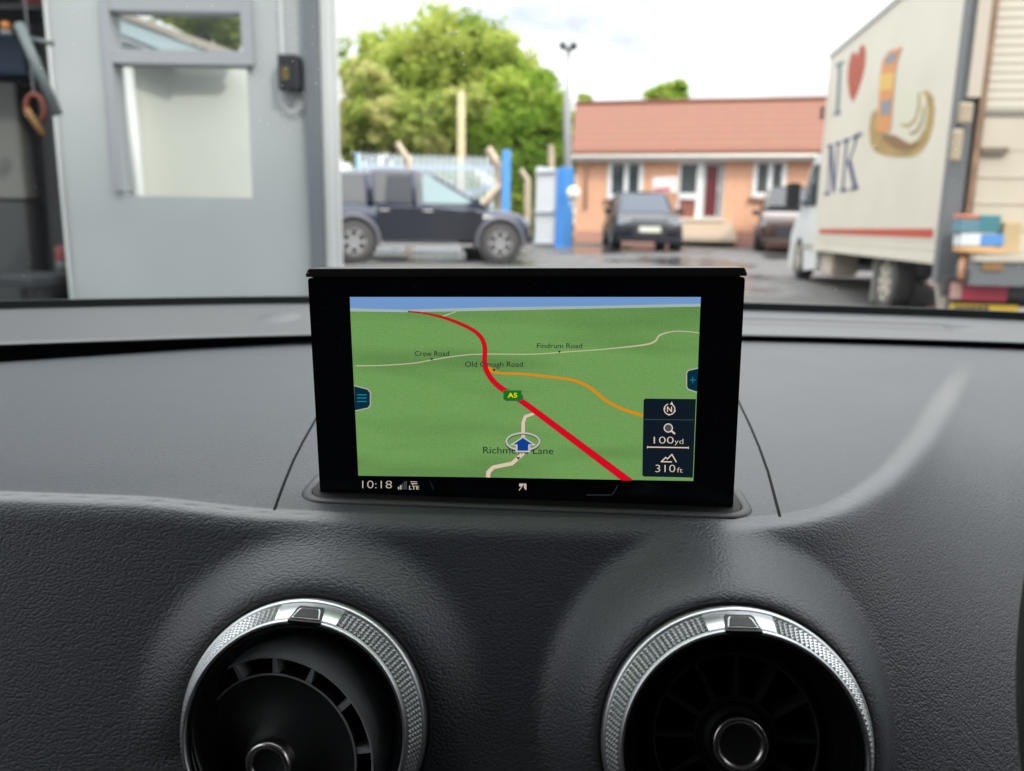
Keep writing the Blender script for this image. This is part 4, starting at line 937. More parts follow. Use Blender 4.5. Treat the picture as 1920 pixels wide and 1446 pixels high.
bm = bmesh.new(); tube(bm, [FL(xm+.0, (z0+z1)/2-.05, -.06), FL(xm+.0, (z0+z1)/2+.2, -.06)], .02, 6); keepw(bmo('handle', bm, M_WHT), dr)
# plinth band and steps
bm = bmesh.new(); slab(bm, -.01, s0-.45, G0-.2, F(1150, 434).z, -.03, -.001); slab(bm, s1+.5, LEN, G0-.2, F(1400, 434).z, -.03, -.001); wobj('plinth_band', bm, mat('plinth_pink', (.52, .27, .21), .8), bu)
bm = bmesh.new()
for k in range(4):
    zt_ = z0-.0-k*.155; slab(bm, s0-.1-.05*k, s1+.28, zt_-.154, zt_, -.35-.28*k, -.002)
wobj('entrance_steps', bm, mat('step_stone', (.56, .46, .36), .8), bu)
bm = bmesh.new(); slab(bm, s0-.05, s1+.0, z0-.004, z0+.08, -.40, -.04); wobj('door_threshold', bm, mat('threshold_white', (.7, .62, .52), .7), bu)
# sign beside the entrance
sgn = empty('wall_sign', F(1246, 345)); tag(sgn, 'white wall sign with a red strip between the first window and the door', 'sign')
bm = bmesh.new(); prism(bm, [F(x, y, .36) for x, y in [(1224, 333), (1270, 331), (1270, 361), (1224, 361)]], -FN*.04); wobj('board', bm, mat('sign_white', (.80, .76, .76), .5), sgn)
bm = bmesh.new(); prism(bm, [F(x, y, .365) for x, y in [(1226, 353), (1256, 351), (1258, 359), (1226, 359.5)]], -FN*.004); wobj('red_strip', bm, mat('sign_red', (.55, .12, .14), .5), sgn)
bm = bmesh.new(); prism(bm, [F(x, y, .365) for x, y in [(1240, 338), (1266, 337), (1266, 340), (1240, 341)]], -FN*.004); wobj('faint_line', bm, mat('sign_pink', (.70, .50, .52), .5), sgn)
for bx__ in (1234, 1260):
    bm = bmesh.new(); tube(bm, [F(bx__, 345, .32), F(bx__, 345, 0)], .02, 6); wobj('bracket', bm, M_FRAMED, sgn)

# ------------------------------------------------------------------ box truck
M_BOX = mat('truck_box_white', (.69, .64, .545), .42, var=.05, vscale=1.3); M_CABW = mat('cab_white', (.76, .78, .77), .35, coat=.3)
M_REARC = mat('rear_cream', (.60, .53, .43), .55, var=.04, vscale=2); M_BLK = mat('rubber_black', (.02, .02, .022), .6); M_POST = mat('grey_post', (.16, .17, .18), .5)
zb_ = -.235
T0 = atZ(1757, 490, zb_); T1 = atZ(1525, 465.5, zb_)
TU = (T1-T0); TL = TU.length; TU.normalize(); TV = Vector((TU.y, -TU.x, 0)); TN = -TV     # TV to the right, TN towards us (left side)
def TP(u, v, z): return Vector((T0.x, T0.y, 0))+TU*u+TV*v+Vector((0, 0, z))
ztt = atP(1558, 104, T0, TN).z; zbb = CH+zb_
tk = empty('box_truck', TP(2, 1, .3)); tag(tk, 'white box truck with a heart and large roll picture on its side', 'truck')
def tbox(bm, u0, u1, v0, v1, z0, z1):
    prism(bm, [TP(u0, v0, z0), TP(u1, v0, z0), TP(u1, v1, z0), TP(u0, v1, z0)], (0, 0, z1-z0))
RW = 2.12
bm = bmesh.new(); tbox(bm, .0, TL, 0, .04, zbb, ztt); tbox(bm, .0, TL, RW-.04, RW, zbb, ztt); tbox(bm, TL-.04, TL, .04, RW-.04, zbb, ztt); tbox(bm, 0, TL, 0.04, RW-.04, ztt-.05, ztt); tbox(bm, 0.02, TL, 0.04, RW-.04, zbb, zbb+.10)
bx_ = wobj('cargo_box', bm, M_BOX, tk)
bm = bmesh.new()
for k in range(3): tbox(bm, .03, TL-.03, -.006, -.001, zbb+.015+.075*k, zbb+.075+.075*k)
tbox(bm, 0, TL, -.02, -.001, zbb-.025, zbb+.008); keepw(bmo('side_skirt', bm, M_BOX), bx_)
bm = bmesh.new(); tbox(bm, -.0, TL+.02, -.02, .03, ztt-.03, ztt+.02); keepw(bmo('top_rail', bm, mat('rail_alu', (.55, .55, .54), .4)), bx_)
# side graphics
def gfx(name, pts, m, out=.0, th=.003): return poly_on(pts, T0, TN, th, m, name, tk, out)
M_NAVY = mat('letter_navy', (.035, .05, .16), .5); M_SLATE = mat('letter_slate', (.12, .17, .22), .5); M_RED = mat('heart_red', (.42, .065, .028), .5)
gfx('red_stripe', [(1537, 429.5), (1751, 429), (1750.5, 446.5), (1537, 438)], mat('stripe_red', (.50, .08, .045), .5), .006)
# letter I
I0 = [(1568, 120), (1582, 113), (1583, 119), (1578, 122), (1573.5, 207), (1577, 209), (1576, 215), (1563, 218), (1563.5, 212), (1567.5, 209), (1572, 126), (1567.5, 127)]
gfx('letter', I0, M_SLATE)
H = [(1599, 193), (1592.5, 176), (1589.5, 150), (1591, 122), (1596, 103), (1601.5, 97), (1606, 101), (1608, 105), (1611, 93), (1616, 84), (1621.5, 86), (1624, 99), (1622, 125), (1616, 150), (1607, 176)]
gfx('heart', H, M_RED)
def strk(a, b2, w): 
    a, b2 = Vector(a), Vector(b2); d = (b2-a).normalized(); nn = Vector((-d.y, d.x))*w/2
    return [tuple(a+nn), tuple(b2+nn), tuple(b2-nn), tuple(a-nn)]
for i, (a, b2, w) in enumerate([((1557, 273), (1552, 361), 2.6), ((1558.5, 273), (1563, 360), 5.5), ((1572, 268), (1564, 361), 2.6)]): gfx('letter_stroke', strk(a, b2, w), M_NAVY, .0008*i)
for a, b2 in [((1552, 275), (1562, 272.5)), ((1567, 270.5), (1577, 267)), ((1546, 364), (1557, 362))]: gfx('letter_serif', strk(a, b2, 5), M_NAVY, .0032)
for i, (a, b2, w) in enumerate([((1588, 262), (1580, 355), 4.0), ((1608, 254), (1590, 312), 3.2), ((1592, 300), (1604, 350), 7.5)]): gfx('letter_stroke', strk(a, b2, w), M_NAVY, .0008*i)
for a, b2 in [((1582, 265.5), (1594, 261)), ((1599, 259), (1616, 250)), ((1576, 358), (1588, 355.5)), ((1595, 355.5), (1610, 351))]: gfx('letter_serif', strk(a, b2, 6), M_NAVY, .0032)
M_GOLD = mat('roll_gold', (.38, .26, .09), .5, var=.25, vscale=6); M_GOLDD = mat('roll_brown', (.24, .13, .05), .5); M_WH = mat('cream_swirl', (.66, .64, .50), .5); M_OR = mat('carton_orange', (.66, .28, .10), .5); M_YE = mat('carton_yellow', (.72, .46, .12), .5); M_GY = mat('carton_grey', (.25, .26, .29), .5)
gfx('roll_picture', [(1634, 215), (1641, 205), (1650, 212), (1654, 250), (1676, 258), (1700, 262), (1720, 238), (1728, 200), (1724, 172), (1740, 170), (1750, 182), (1753, 205), (1750, 235), (1742, 262), (1729, 283), (1712, 294), (1684, 295), (1656, 291), (1640, 284), (1632, 268), (1630, 242)], M_GOLD)
gfx('roll_shadow', [(1656, 250), (1680, 254), (1700, 266), (1718, 268), (1726, 262), (1722, 276), (1706, 285), (1680, 280), (1655, 262)], M_GOLDD, .001)
gfx('cream_swirl', [(1679, 232), (1683, 195), (1688, 180), (1702, 170), (1722, 166), (1735, 178), (1740, 205), (1735, 240), (1722, 262), (1708, 270), (1692, 262), (1684, 246)], M_WH, .002)
gfx('swirl_line', [(1723, 172), (1727, 175), (1726, 205), (1718, 228), (1704, 240), (1692, 236), (1690, 231), (1704, 234), (1716, 222), (1722, 200)], M_GOLD, .004)
gfx('swirl_line', [(1734, 195), (1736, 205), (1731, 232), (1720, 250), (1706, 253), (1706, 249), (1718, 245), (1728, 228)], M_GOLDD, .004)
gfx('upright_carton', [(1655, 115), (1668, 96), (1692, 88), (1684, 110), (1679, 140), (1675, 190), (1670, 246), (1644, 250), (1648, 200), (1651, 150)], M_OR, .005)
gfx('carton_band', [(1651.5, 140), (1679, 136), (1676, 168), (1649.5, 170)], M_YE, .007)
gfx('carton_mark', [(1662, 108), (1672, 99), (1683, 98), (1678, 116), (1662, 122)], M_GY, .007)
gfx('carton_mark', [(1653, 192), (1673, 184), (1670, 214), (1653, 218)], M_GY, .007)
# rear frame and door
bm = bmesh.new(); tbox(bm, -.12, -.001, -.03, .11, zbb-.18, ztt+.02); tbox(bm, -.12, -.001, RW-.11, RW+.03, zbb-.18, ztt+.02); tbox(bm, -.12, -.001, .11, RW-.11, ztt-.12, ztt+.02); rf = wobj('rear_frame', bm, M_POST, tk)
zA = atP(1880, 212, T0+TU*-.1, TU).z
zB = atP(1880, 282, T0+TU*-.1, TU).z
zF = atP(1860, 478, T0+TU*-.1, TU).z
vL = (atP(1832, 250, T0+TU*-.1, TU)-T0).dot(TV)
vM = (atP(1798, 150, T0+TU*-.1, TU)-T0).dot(TV)
M_SLATC = bpy.data.materials.new('shutter_cream'); M_SLATC.use_nodes = True; t = M_SLATC.node_tree; b = t.nodes['Principled BSDF']; b.inputs['Roughness'].default_value = .5; b.inputs['Base Color'].default_value = (.60, .55, .45, 1)
c = t.nodes.new('ShaderNodeTexCoord'); w_ = t.nodes.new('ShaderNodeTexWave'); w_.bands_direction = 'Z'; w_.inputs['Scale'].default_value = 4.5; t.links.new(c.outputs['Object'], w_.inputs['Vector']); bb = t.nodes.new('ShaderNodeBump'); bb.inputs['Distance'].default_value = .008; bb.inputs['Strength'].default_value = .5; t.links.new(w_.outputs['Fac'], bb.inputs['Height']); t.links.new(bb.outputs[0], b.inputs['Normal'])
bm = bmesh.new(); tbox(bm, -.10, -.07, vL+.03, RW-.12, zA+.02, ztt-.13); sh_ = wobj('roller_shutter', bm, M_SLATC, tk)
bm = bmesh.new(); tbox(bm, -.11, -.06, vL+.03, RW-.12, zA-.03, zA+.018); keepw(bmo('bottom_bar', bm, mat('bar_dark', (.22, .20, .17), .5)), sh_)
bm = bmesh.new(); tbox(bm, -.10, -.07, vL+.03, RW-.12, zF-.02, zB+.0); tbox(bm, -.104, -.07, vL+.03, RW-.12, zB+.002, zA-.032)
for k in (1, 2, 3): tbox(bm, -.108, -.10, vL+.03, RW-.12, zF+(zB-zF)*k/4-.006, zF+(zB-zF)*k/4+.006)
lp = wobj('lower_door', bm, M_REARC, tk)
bm = bmesh.new(); tbox(bm, -.14, -.109, vL+.04, vL+.25, zB-.025, zB+.02); keepw(bmo('latch_bar', bm, mat('latch_brown', (.20, .15, .11), .5)), lp)
bm = bmesh.new(); tbox(bm, -.16, -.121, .03, vL-.03, atP(1800, 188, T0, TU).z, ztt+.02); keepw(bmo('corner_cover', bm, mat('cover_cream', (.58, .50, .42), .6)), rf)
bm = bmesh.new(); tbox(bm, -.15, -.11, vL-.028, vL+.025, zF-.15, ztt); keepw(bmo('rusty_edge', bm, mat('rust_brown', (.26, .16, .10), .7, var=.3, vscale=9)), rf)
bm = bmesh.new(); a = atP(1808, 210, T0-TU*.16, TU); box(bm, a.x-.06, a.x+.05, a.y-.05, a.y, a.z-.10, a.z+.07, .02); box(bm, a.x-.09, a.x+.0, a.y-.045, a.y, a.z-.40, a.z-.14, .02); keepw(bmo('door_hinge', bm, mat('hinge_buff', (.42, .34, .24), .6)), rf)
# tail lift platform and boxes on it
bm = bmesh.new(); tbox(bm, -.50, -.165, .12, RW-.02, zF-.045, zF-.002); tl = wobj('tail_platform', bm, mat('platform_pale', (.55, .50, .42), .6), tk)
bm = bmesh.new(); tbox(bm, -.48, -.02, .10, RW, zF-.24, zF-.047); keepw(bmo('platform_beam', bm, M_POST), tl)
bm = bmesh.new(); a0_, a1_ = atP(1842, 488, T0-TU*.483, TU), atP(1880, 508, T0-TU*.483, TU); v0_, v1_ = (a0_-T0).dot(TV), (a1_-T0).dot(TV); tbox(bm, -.49, -.481, v0_, v1_, a1_.z, a0_.z); keepw(bmo('warning_plate', bm, mat('plate_brown', (.28, .16, .06), .6)), tl)
bm = bmesh.new(); tube(bm, [TP(-.3, .10, zF-.0), TP(-.42, .05, zF-.2)], .03, 8); keepw(bmo('lift_arm', bm, mat('arm_orange', (.50, .25, .14), .6), None, True), tl)
# lights and plate
PL = T0-TU*.35
def rearbox(name, x0, y0, x1, y1, m, th=.06, root=tk, plane=PL):
    a, b2 = atP(x0, y0, plane, TU), atP(x1, y1, plane, TU); v0, v1 = (a-T0).dot(TV), (b2-T0).dot(TV); u = (plane-T0).dot(TU)
    bm = bmesh.new(); prism(bm, [TP(u, v0, b2.z), TP(u, v1, b2.z), TP(u, v1, a.z), TP(u, v0, a.z)], TU*th)
    bmesh.ops.bevel(bm, geom=bm.edges[:], offset=.008, segments=2, affect='EDGES'); return wobj(name, bm, m, root)
M_PLAST = mat('lamp_red', (.55, .05, .09), .35); M_LAMPB = mat('lamp_base', (.06, .05, .055), .5)
rearbox('rear_bumper', 1776, 520, 2100, 566, M_LAMPB, .12)
PL2 = PL-TU*.03
rearbox('rear_lamp', 1806, 530, 1888, 566, M_PLAST, .029, plane=PL2); rearbox('rear_lamp_reflector', 1785, 530, 1803, 562, mat('lamp_pink', (.62, .38, .34), .4), .029, plane=PL2)
rearbox('number_plate', 1783, 570, 1908, 600, mat('plate_yellow', (.55, .38, .04), .5), .029, plane=PL2)
for k, x in enumerate((1790, 1800, 1811, 1822, 1834, 1846)): rearbox('plate_mark', x, 573, x+5, 597, M_LAMPB, .003, plane=PL2-TU*.0035)
# boxes standing on the platform
def cargo(name, x0, y0, x1, y1, m, label, dpt, w=.15):
    pl_ = T0-TU*dpt; a, b2 = atP(x0, y0, pl_, TU), atP(x1, y1, pl_, TU); v0, v1 = (a-T0).dot(TV), (b2-T0).dot(TV)
    bm = bmesh.new(); prism(bm, [TP(-dpt, v0, b2.z), TP(-dpt, v1, b2.z), TP(-dpt, v1, a.z), TP(-dpt, v0, a.z)], TU*w)
    bmesh.ops.bevel(bm, geom=bm.edges[:], offset=.006, segments=1, affect='EDGES')
    o = bmo(name, bm, m); return tag(o, label, 'crate', 'crates on the tail platform')
cargo('cargo_crate', 1800, 463, 1880, 474.5, mat('crate_orange', (.68, .40, .18), .6), 'flat orange crate at the bottom of the pile on the truck tail', .40)
cargo('cargo_crate', 1802, 438, 1838, 462, mat('crate_white', (.72, .74, .76), .6), 'white crate on the orange one at the truck tail', .40)
cargo('cargo_crate', 1839, 439, 1881, 462, mat('crate_blue', (.10, .28, .62), .6), 'bright blue crate beside the white one at the truck tail', .40)
cargo('cargo_crate', 1800, 411, 1836, 437, mat('crate_slate', (.13, .25, .31), .6), 'slate coloured crate under the thin red lid', .40)
cargo('cargo_crate', 1800, 402, 1836, 410, mat('crate_redlid', (.60, .20, .12), .6), 'thin red crate topmost of the pile at the truck tail', .40)
cargo('cargo_crate', 1838, 403, 1874, 437, mat('crate_teal', (.06, .22, .25), .6), 'teal crate standing on the bright blue one', .40)
cargo('cargo_crate', 1884, 416, 1910, 474, mat('crate_tan', (.55, .40, .22), .6), 'tan cardboard crate at the right of the pile', .38)
# cab
bm = bmesh.new()
prof = [(TL+.03, zbb-.30), (TL+.03, zbb+1.35), (TL+.55, zbb+1.38), (TL+.95, zbb+1.15), (TL+1.45, zbb+.55), (TL+1.75, zbb+.42), (TL+2.02, zbb+.18), (TL+2.08, zbb-.20), (TL+2.02, zbb-.34), (TL+1.72, zbb-.36), (TL+1.62, zbb-.05), (TL+1.30, zbb+.08), (TL+.98, zbb-.05), (TL+.88, zbb-.36)]
prism(bm, [TP(u, .06, z) for u, z in prof], TV*1.95)
cbn = wobj('cab', bm, M_CABW, tk)
bm = bmesh.new(); prism(bm, [TP(u, .05, z) for u, z in [(TL+.30, zbb+.62), (TL+.30, zbb+1.22), (TL+.66, zbb+1.22), (TL+.98, zbb+.98), (TL+1.20, zbb+.62)]], -TV*.008); keepw(bmo('side_window', bm, M_GLS), cbn)
bm = bmesh.new(); q = [TP(TL+.975, .12, zbb+1.14), TP(TL+1.44, .12, zbb+.58), TP(TL+1.44, 1.9, zbb+.58), TP(TL+.975, 1.9, zbb+1.14)]; prism(bm, q, TU*.01+Vector((0, 0, .01))); keepw(bmo('windscreen', bm, M_GLS), cbn)
bm = bmesh.new(); prism(bm, [TP(u, .055, z) for u, z in [(TL+.03, zbb-.02), (TL+.9, zbb-.02), (TL+.9, zbb+.06), (TL+.03, zbb+.06)]], -TV*.01); keepw(bmo('rub_strip', bm, mat('strip_grey', (.40, .38, .33), .6)), cbn)
bm = bmesh.new(); tbox(bm, TL+1.02, TL+1.16, -.24, -.04, zbb+.62, zbb+.98); tbox(bm, TL+1.06, TL+1.12, -.04, .06, zbb+.66, zbb+.70); bmesh.ops.bevel(bm, geom=bm.edges[:], offset=.02, segments=2, affect='EDGES'); keepw(bmo('wing_mirror', bm, M_BLK), cbn)
bm = bmesh.new(); a = atP(1540, 214, T0+TU*(TL+.1), TU); tbox(bm, TL+.05, TL+.09, -.05, -.01, a.z-.08, a.z+.10); keepw(bmo('marker_lamp', bm, M_BLK), bx_)
bm = bmesh.new(); tbox(bm, TL-.75, TL-.10, .10, .45, zbb-.36, zbb-.05); bmesh.ops.bevel(bm, geom=bm.edges[:], offset=.03, segments=2, affect='EDGES'); wobj('fuel_tank', bm, mat('tank_cream', (.60, .52, .42), .6), tk)
bm = bmesh.new(); tbox(bm, -.1, TL+1.5, .55, .65, zbb-.22, zbb-.03); tbox(bm, -.1, TL+1.5, 1.45, 1.55, zbb-.22, zbb-.03); tbox(bm, .8, 1.0, .4, 1.7, zbb-.45, zbb-.3); wobj('chassis', bm, M_BLK, tk)
bm = bmesh.new(); tbox(bm, .0, .06, .10, .16, zbb-.62, zbb-.02); tbox(bm, .0, .06, .10, RW-.1, zbb-.68, zbb-.60); prism(bm, [TP(.02, .12, zbb-.62), TP(.08, .12, zbb-.62), TP(.46, .12, zbb-.02), TP(.36, .12, zbb-.02)], TV*.05); wobj('underrun_bar', bm, mat('bar_buff', (.48, .42, .36), .6), tk)

def wheel(root, M, r, w, rim_m, spokes=6, tyre_m=None, parent_name='wheel'):
    """wheel axis along local Z of M; outer face towards +Z"""
    bm = bmesh.new(); lathe(bm, [(r*.62, w*.46), (r*.70, w*.5), (r*.90, w*.48), (r*.985, w*.40), (r, w*.2), (r, -w*.2), (r*.985, -w*.40), (r*.9, -w*.5), (r*.62, -w*.5)], 40, M)
    ty = wobj(parent_name, bm, tyre_m or M_BLK, root, True)
    bm = bmesh.new(); lathe(bm, [(r*.64, w*.44), (r*.60, w*.47), (r*.57, w*.40), (r*.55, w*.16), (0, w*.14)], 36, M)
    for k in range(spokes):
        Rk = M @ Matrix.Rotation(2*math.pi*k/spokes, 4, 'Z')
        prism(bm, [Rk @ Vector(p) for p in [(r*.08, -r*.085, w*.44), (r*.60, -r*.06, w*.50), (r*.60, r*.06, w*.50), (r*.08, r*.085, w*.44)]], -(Rk.to_3x3() @ Vector((0, 0, w*.1))))
    lathe(bm, [(0, w*.38), (r*.10, w*.37), (r*.13, w*.3)], 16, M)
    keepw(bmo('rim', bm, rim_m, None, False), ty)
def axisM(p, ax, upv=Vector((0, 0, 1))):
    z = Vector(ax).normalized(); y = (upv-z*upv.dot(z)).normalized(); x = y.cross(z); return Matrix(((x.x, y.x, z.x, p.x), (x.y, y.y, z.y, p.y), (x.z, y.z, z.z, p.z), (0, 0, 0, 1)))
M_RIMS = mat('steel_rim', (.50, .46, .38), .5); M_RIMA = mat('alloy_rim', (.42, .42, .43), .35, metal=.25)
M_TYRED = mat('dusty_tyre', (.075, .07, .068), .8)
pw_ = atP(1664, 553, T0+TN*.0+TV*.1, TN); uw = (pw_-T0).dot(TU)
for u in (uw, TL+1.30):
    p = TP(u, .16, 0); g_ = gz(p.y); r = .345
    for v in (.16, RW-.16):
        q = TP(u, v, g_+r); wheel(tk, axisM(q, TN if v < 1 else TV), r, .22, M_RIMS, 8, M_TYRED if u < 3 else M_BLK)
bm = bmesh.new(); q = TP(uw+.44, .06, zbb-.52); prism(bm, [q, q+TV*.28, q+TV*.28+Vector((0, 0, .48))+TU*-.0, q+Vector((0, 0, .48))], TU*.03); wobj('mudguard', bm, mat('mudguard_grey', (.42, .41, .39), .6), tk)

# ------------------------------------------------------------------ cars
def car(name, label, group, origin, heading, S, paint, glassm, rimm, cat='car', L_=4.3, Wd=1.82, Hh=1.5, wr=.33, wb=2.65, stations=None, green=None, nosep=.85, plate=None, extras=None):
    """origin: ground point below the car's centre; heading: direction of the nose (angle from +X)"""
    root = empty(name, origin, heading); tag(root, label, cat, group)
    Mx = Matrix.Translation(origin) @ Matrix.Rotation(heading, 4, 'Z')
    def T(x, y, z): return Mx @ Vector((x, y, z))
    # lower body loft
    bm = bmesh.new(); rings = []
    for (x, zb, zt, hw) in stations:
        m_ = (zb+zt)/2
        half = [(hw*.80, zb), (hw*.97, zb+.08), (hw, m_-.05), (hw*.985, m_+.12), (hw*.93, zt-.05), (hw*.80, zt)]
        pts = [(y, z) for y, z in half]+[(-y, z) for y, z in half[::-1]]
        rings.append([bm.verts.new(T(x, y, z)) for y, z in pts])
    n = len(rings[0])
    for i in range(len(rings)-1):
        for k in range(n): bm.faces.new((rings[i][k], rings[i][(k+1) % n], rings[i+1][(k+1) % n], rings[i+1][k]))
    bm.faces.new(rings[0][::-1]); bm.faces.new(rings[-1])
    body = wobj('body', bm, paint, root, True)
    # greenhouse as glass volume, roof skin and pillars in paint
    bm = bmesh.new(); rings = []
    for (x, z0, z1, w0, w1) in green:
        half = [(w0, z0), (w1+.02, z1-.06), (w1-.08, z1)]
        pts = half+[(-y, z) for y, z in half[::-1]]; rings.append([bm.verts.new(T(x, y, z)) for y, z in pts])
    n = 6
    for i in range(len(rings)-1):
        for k in range(n): bm.faces.new((rings[i][k], rings[i][(k+1) % n], rings[i+1][(k+1) % n], rings[i+1][k]))
    bm.faces.new(rings[0][::-1]); bm.faces.new(rings[-1])
    gh = wobj('windows', bm, glassm, root, False)
    tops = [g_ for g_ in green if g_[2]-g_[1] > .25]
    bm = bmesh.new(); rr_ = []
    for (x, z0, z1, w0, w1) in tops: rr_.append([bm.verts.new(T(x, y, z)) for y, z in ((w1+.03, z1-.07), (w1-.06, z1+.008), (0, z1+.035), (-w1+.06, z1+.008), (-w1-.03, z1-.07))])
    for i in range(len(rr_)-1):
        for k in range(4): bm.faces.new((rr_[i][k], rr_[i][k+1], rr_[i+1][k+1], rr_[i+1][k]))
    wobj('roof', bm, paint, root, True)
    for s in (-1, 1):
        def side(i, f_): x, z0, z1, w0, w1 = green[i]; return T(x, s*(w0+(w1+.02-w0)*f_+.006), z0+(z1-.06-z0)*f_)
        for pr in extras.get('pillars', []):
            (i0, f0), (i1, f1) = pr[:2]; bm = bmesh.new(); tube(bm, [side(i0, f0), side(i1, f1)], pr[2], 6); wobj('pillar', bm, paint, root, True)
    for fx in (wb/2+extras.get('shift', 0), -wb/2+extras.get('shift', 0)):
        for s in (-1, 1):
            hw = Wd/2; P = T(fx, s*(hw-.10), wr)
            ax = Mx.to_3x3() @ Vector((0, s, 0))
            bm = bmesh.new(); Mz = axisM(T(fx, s*(hw+.004), wr+.01), ax); lathe(bm, [(0, .0), (wr*1.16, 0), (wr*1.16, -.25)], 30, Mz); wobj('wheel_arch', bm, M_BLK, root)
            if extras.get('flare'):
                bm = bmesh.new(); lathe(bm, [(wr*1.14, .0), (wr*1.16, .035), (wr*1.34, .03), (wr*1.38, -.03)], 26, Mz, R_(-12), R_(192)); wobj('arch_flare', bm, extras['flare'], root, True)
            wheel(root, axisM(T(fx, s*(hw-.085), wr), ax), wr, .22, rimm, 6, extras.get('tyre'))
    for nm, m, bx in extras.get('bits', []):
        bm = bmesh.new(); box(bm, *bx, .015, Mx); wobj(nm, bm, m, root)
    return root, Mx
M_PAINTB = mat('paint_dark_blue', (.012, .020, .050), .25, coat=.35); M_PAINTK = mat('paint_brick_reflect', (.06, .030, .020), .25, coat=1.0); M_PAINTN = mat('paint_navy', (.007, .009, .018), .35, coat=.12)
M_FLARE = mat('flare_grey', (.11, .11, .13), .4); M_HL = mat('headlight_glass', (.30, .32, .36), .35); M_PLW = mat('plate_white', (.72, .72, .62), .5); M_TL = mat('tail_light', (.4, .03, .03), .3); M_TRIMK = mat('bumper_black', (.025, .025, .028), .5)
M_CLEAR = mat('side_glass_pale', (.24, .34, .36), .08, spec=.8); M_CGL = mat('canopy_glass', (.13, .13, .14), .15, spec=.4)
# pickup, nose to the right, side on
ox = atY(806, 470, 16.2); og = Vector((ox.x-.36, 16.9, gz(16.2)))
st_ = [(-2.62, .50, .98, .84), (-2.5, .42, 1.08, .90), (-1.9, .40, 1.12, .925), (-1.0, .40, 1.12, .93), (0, .40, 1.12, .935), (.9, .40, 1.11, .935), (1.25, .40, 1.07, .93), (1.75, .40, 1.03, .92), (2.05, .42, .96, .90), (2.16, .45, .86, .84), (2.24, .5, .76, .72)]
gr_ = [(-2.35, 1.08, 1.56, .80, .70), (-2.2, 1.10, 1.68, .82, .70), (-1.0, 1.10, 1.74, .83, .68), (-.90, 1.1, 1.80, .83, .68), (-.15, 1.10, 1.81, .84, .67), (.22, 1.10, 1.74, .84, .66), (1.32, 1.05, 1.10, .82, .74)]
pu, PM = car('pickup_truck', 'dark blue double cab pickup with grey wheel arches parked side on before the fence', None, og, R_(15), 1, M_PAINTB, M_CGL, M_RIMA, 'pickup truck', 5.25, 1.86, 1.8, .385, 2.90, st_, gr_,
             extras=dict(shift=.12, flare=M_FLARE, tyre=M_TYRED, pillars=[((0, 0), (1, 1), .05), ((2, 0), (2, 1), .075), ((4, 0), (4, 1), .045), ((5, 1), (6, 0), .04), ((2, .03), (6, .2), .03)], bits=[
                 ('front_bumper', M_TRIMK, (2.0, 2.30, -.80, .80, .38, .56)), ('side_step', mat('step_grey', (.28, .28, .28), .5), (-.85, 1.0, -.99, -.86, .30, .36)), ('side_step', mat('step_grey', (.28, .28, .28), .5), (-.85, 1.0, .86, .99, .30, .36)),
                 ('headlight', M_HL, (2.04, 2.19, -.85, -.58, .74, .88)), ('headlight', M_HL, (2.04, 2.19, .58, .85, .74, .88)),
                 ('wing_mirror', M_PAINTB, (.95, 1.12, -1.10, -.90, 1.08, 1.26)), ('wing_mirror', M_PAINTB, (.95, 1.12, .90, 1.10, 1.08, 1.26)),
                 ('door_handle', M_RIMA, (.0, .20, -.965, -.935, .98, 1.01)), ('door_handle', M_RIMA, (-.85, -.65, -.965, -.935, .98, 1.01)), ('rear_bumper', M_TRIMK, (-2.72, -2.5, -.85, .85, .42, .58))]))
bm = bmesh.new(); q = [PM @ Vector(p) for p in [(.02, -.842, 1.14), (.02, -.70, 1.69), (.22, -.69, 1.66), (.62, -.745, 1.44), (1.10, -.825, 1.14)]]; prism(bm, q, PM.to_3x3() @ Vector((0, -.012, .003))); wobj('front_side_window', bm, M_CLEAR, pu)
bm = bmesh.new(); q = [PM @ Vector(p) for p in [(-.72, -.845, 1.16), (-.66, -.72, 1.66), (-.12, -.71, 1.67), (-.12, -.845, 1.16)]]; prism(bm, q, PM.to_3x3() @ Vector((0, -.012, .003))); wobj('rear_side_window', bm, mat('tinted_glass', (.04, .045, .055), .12, spec=.4), pu)
bm = bmesh.new(); q = [PM @ Vector(p) for p in [(-.88, -.94, 1.06), (-.88, -.945, .42), (1.16, -.945, .42), (1.22, -.94, .98), (.3, -.94, 1.05)]]; prism(bm, q, PM.to_3x3() @ Vector((0, -.006, 0))); wobj('door_panels', bm, mat('door_dark', (.009, .011, .020), .3, coat=.2), pu)
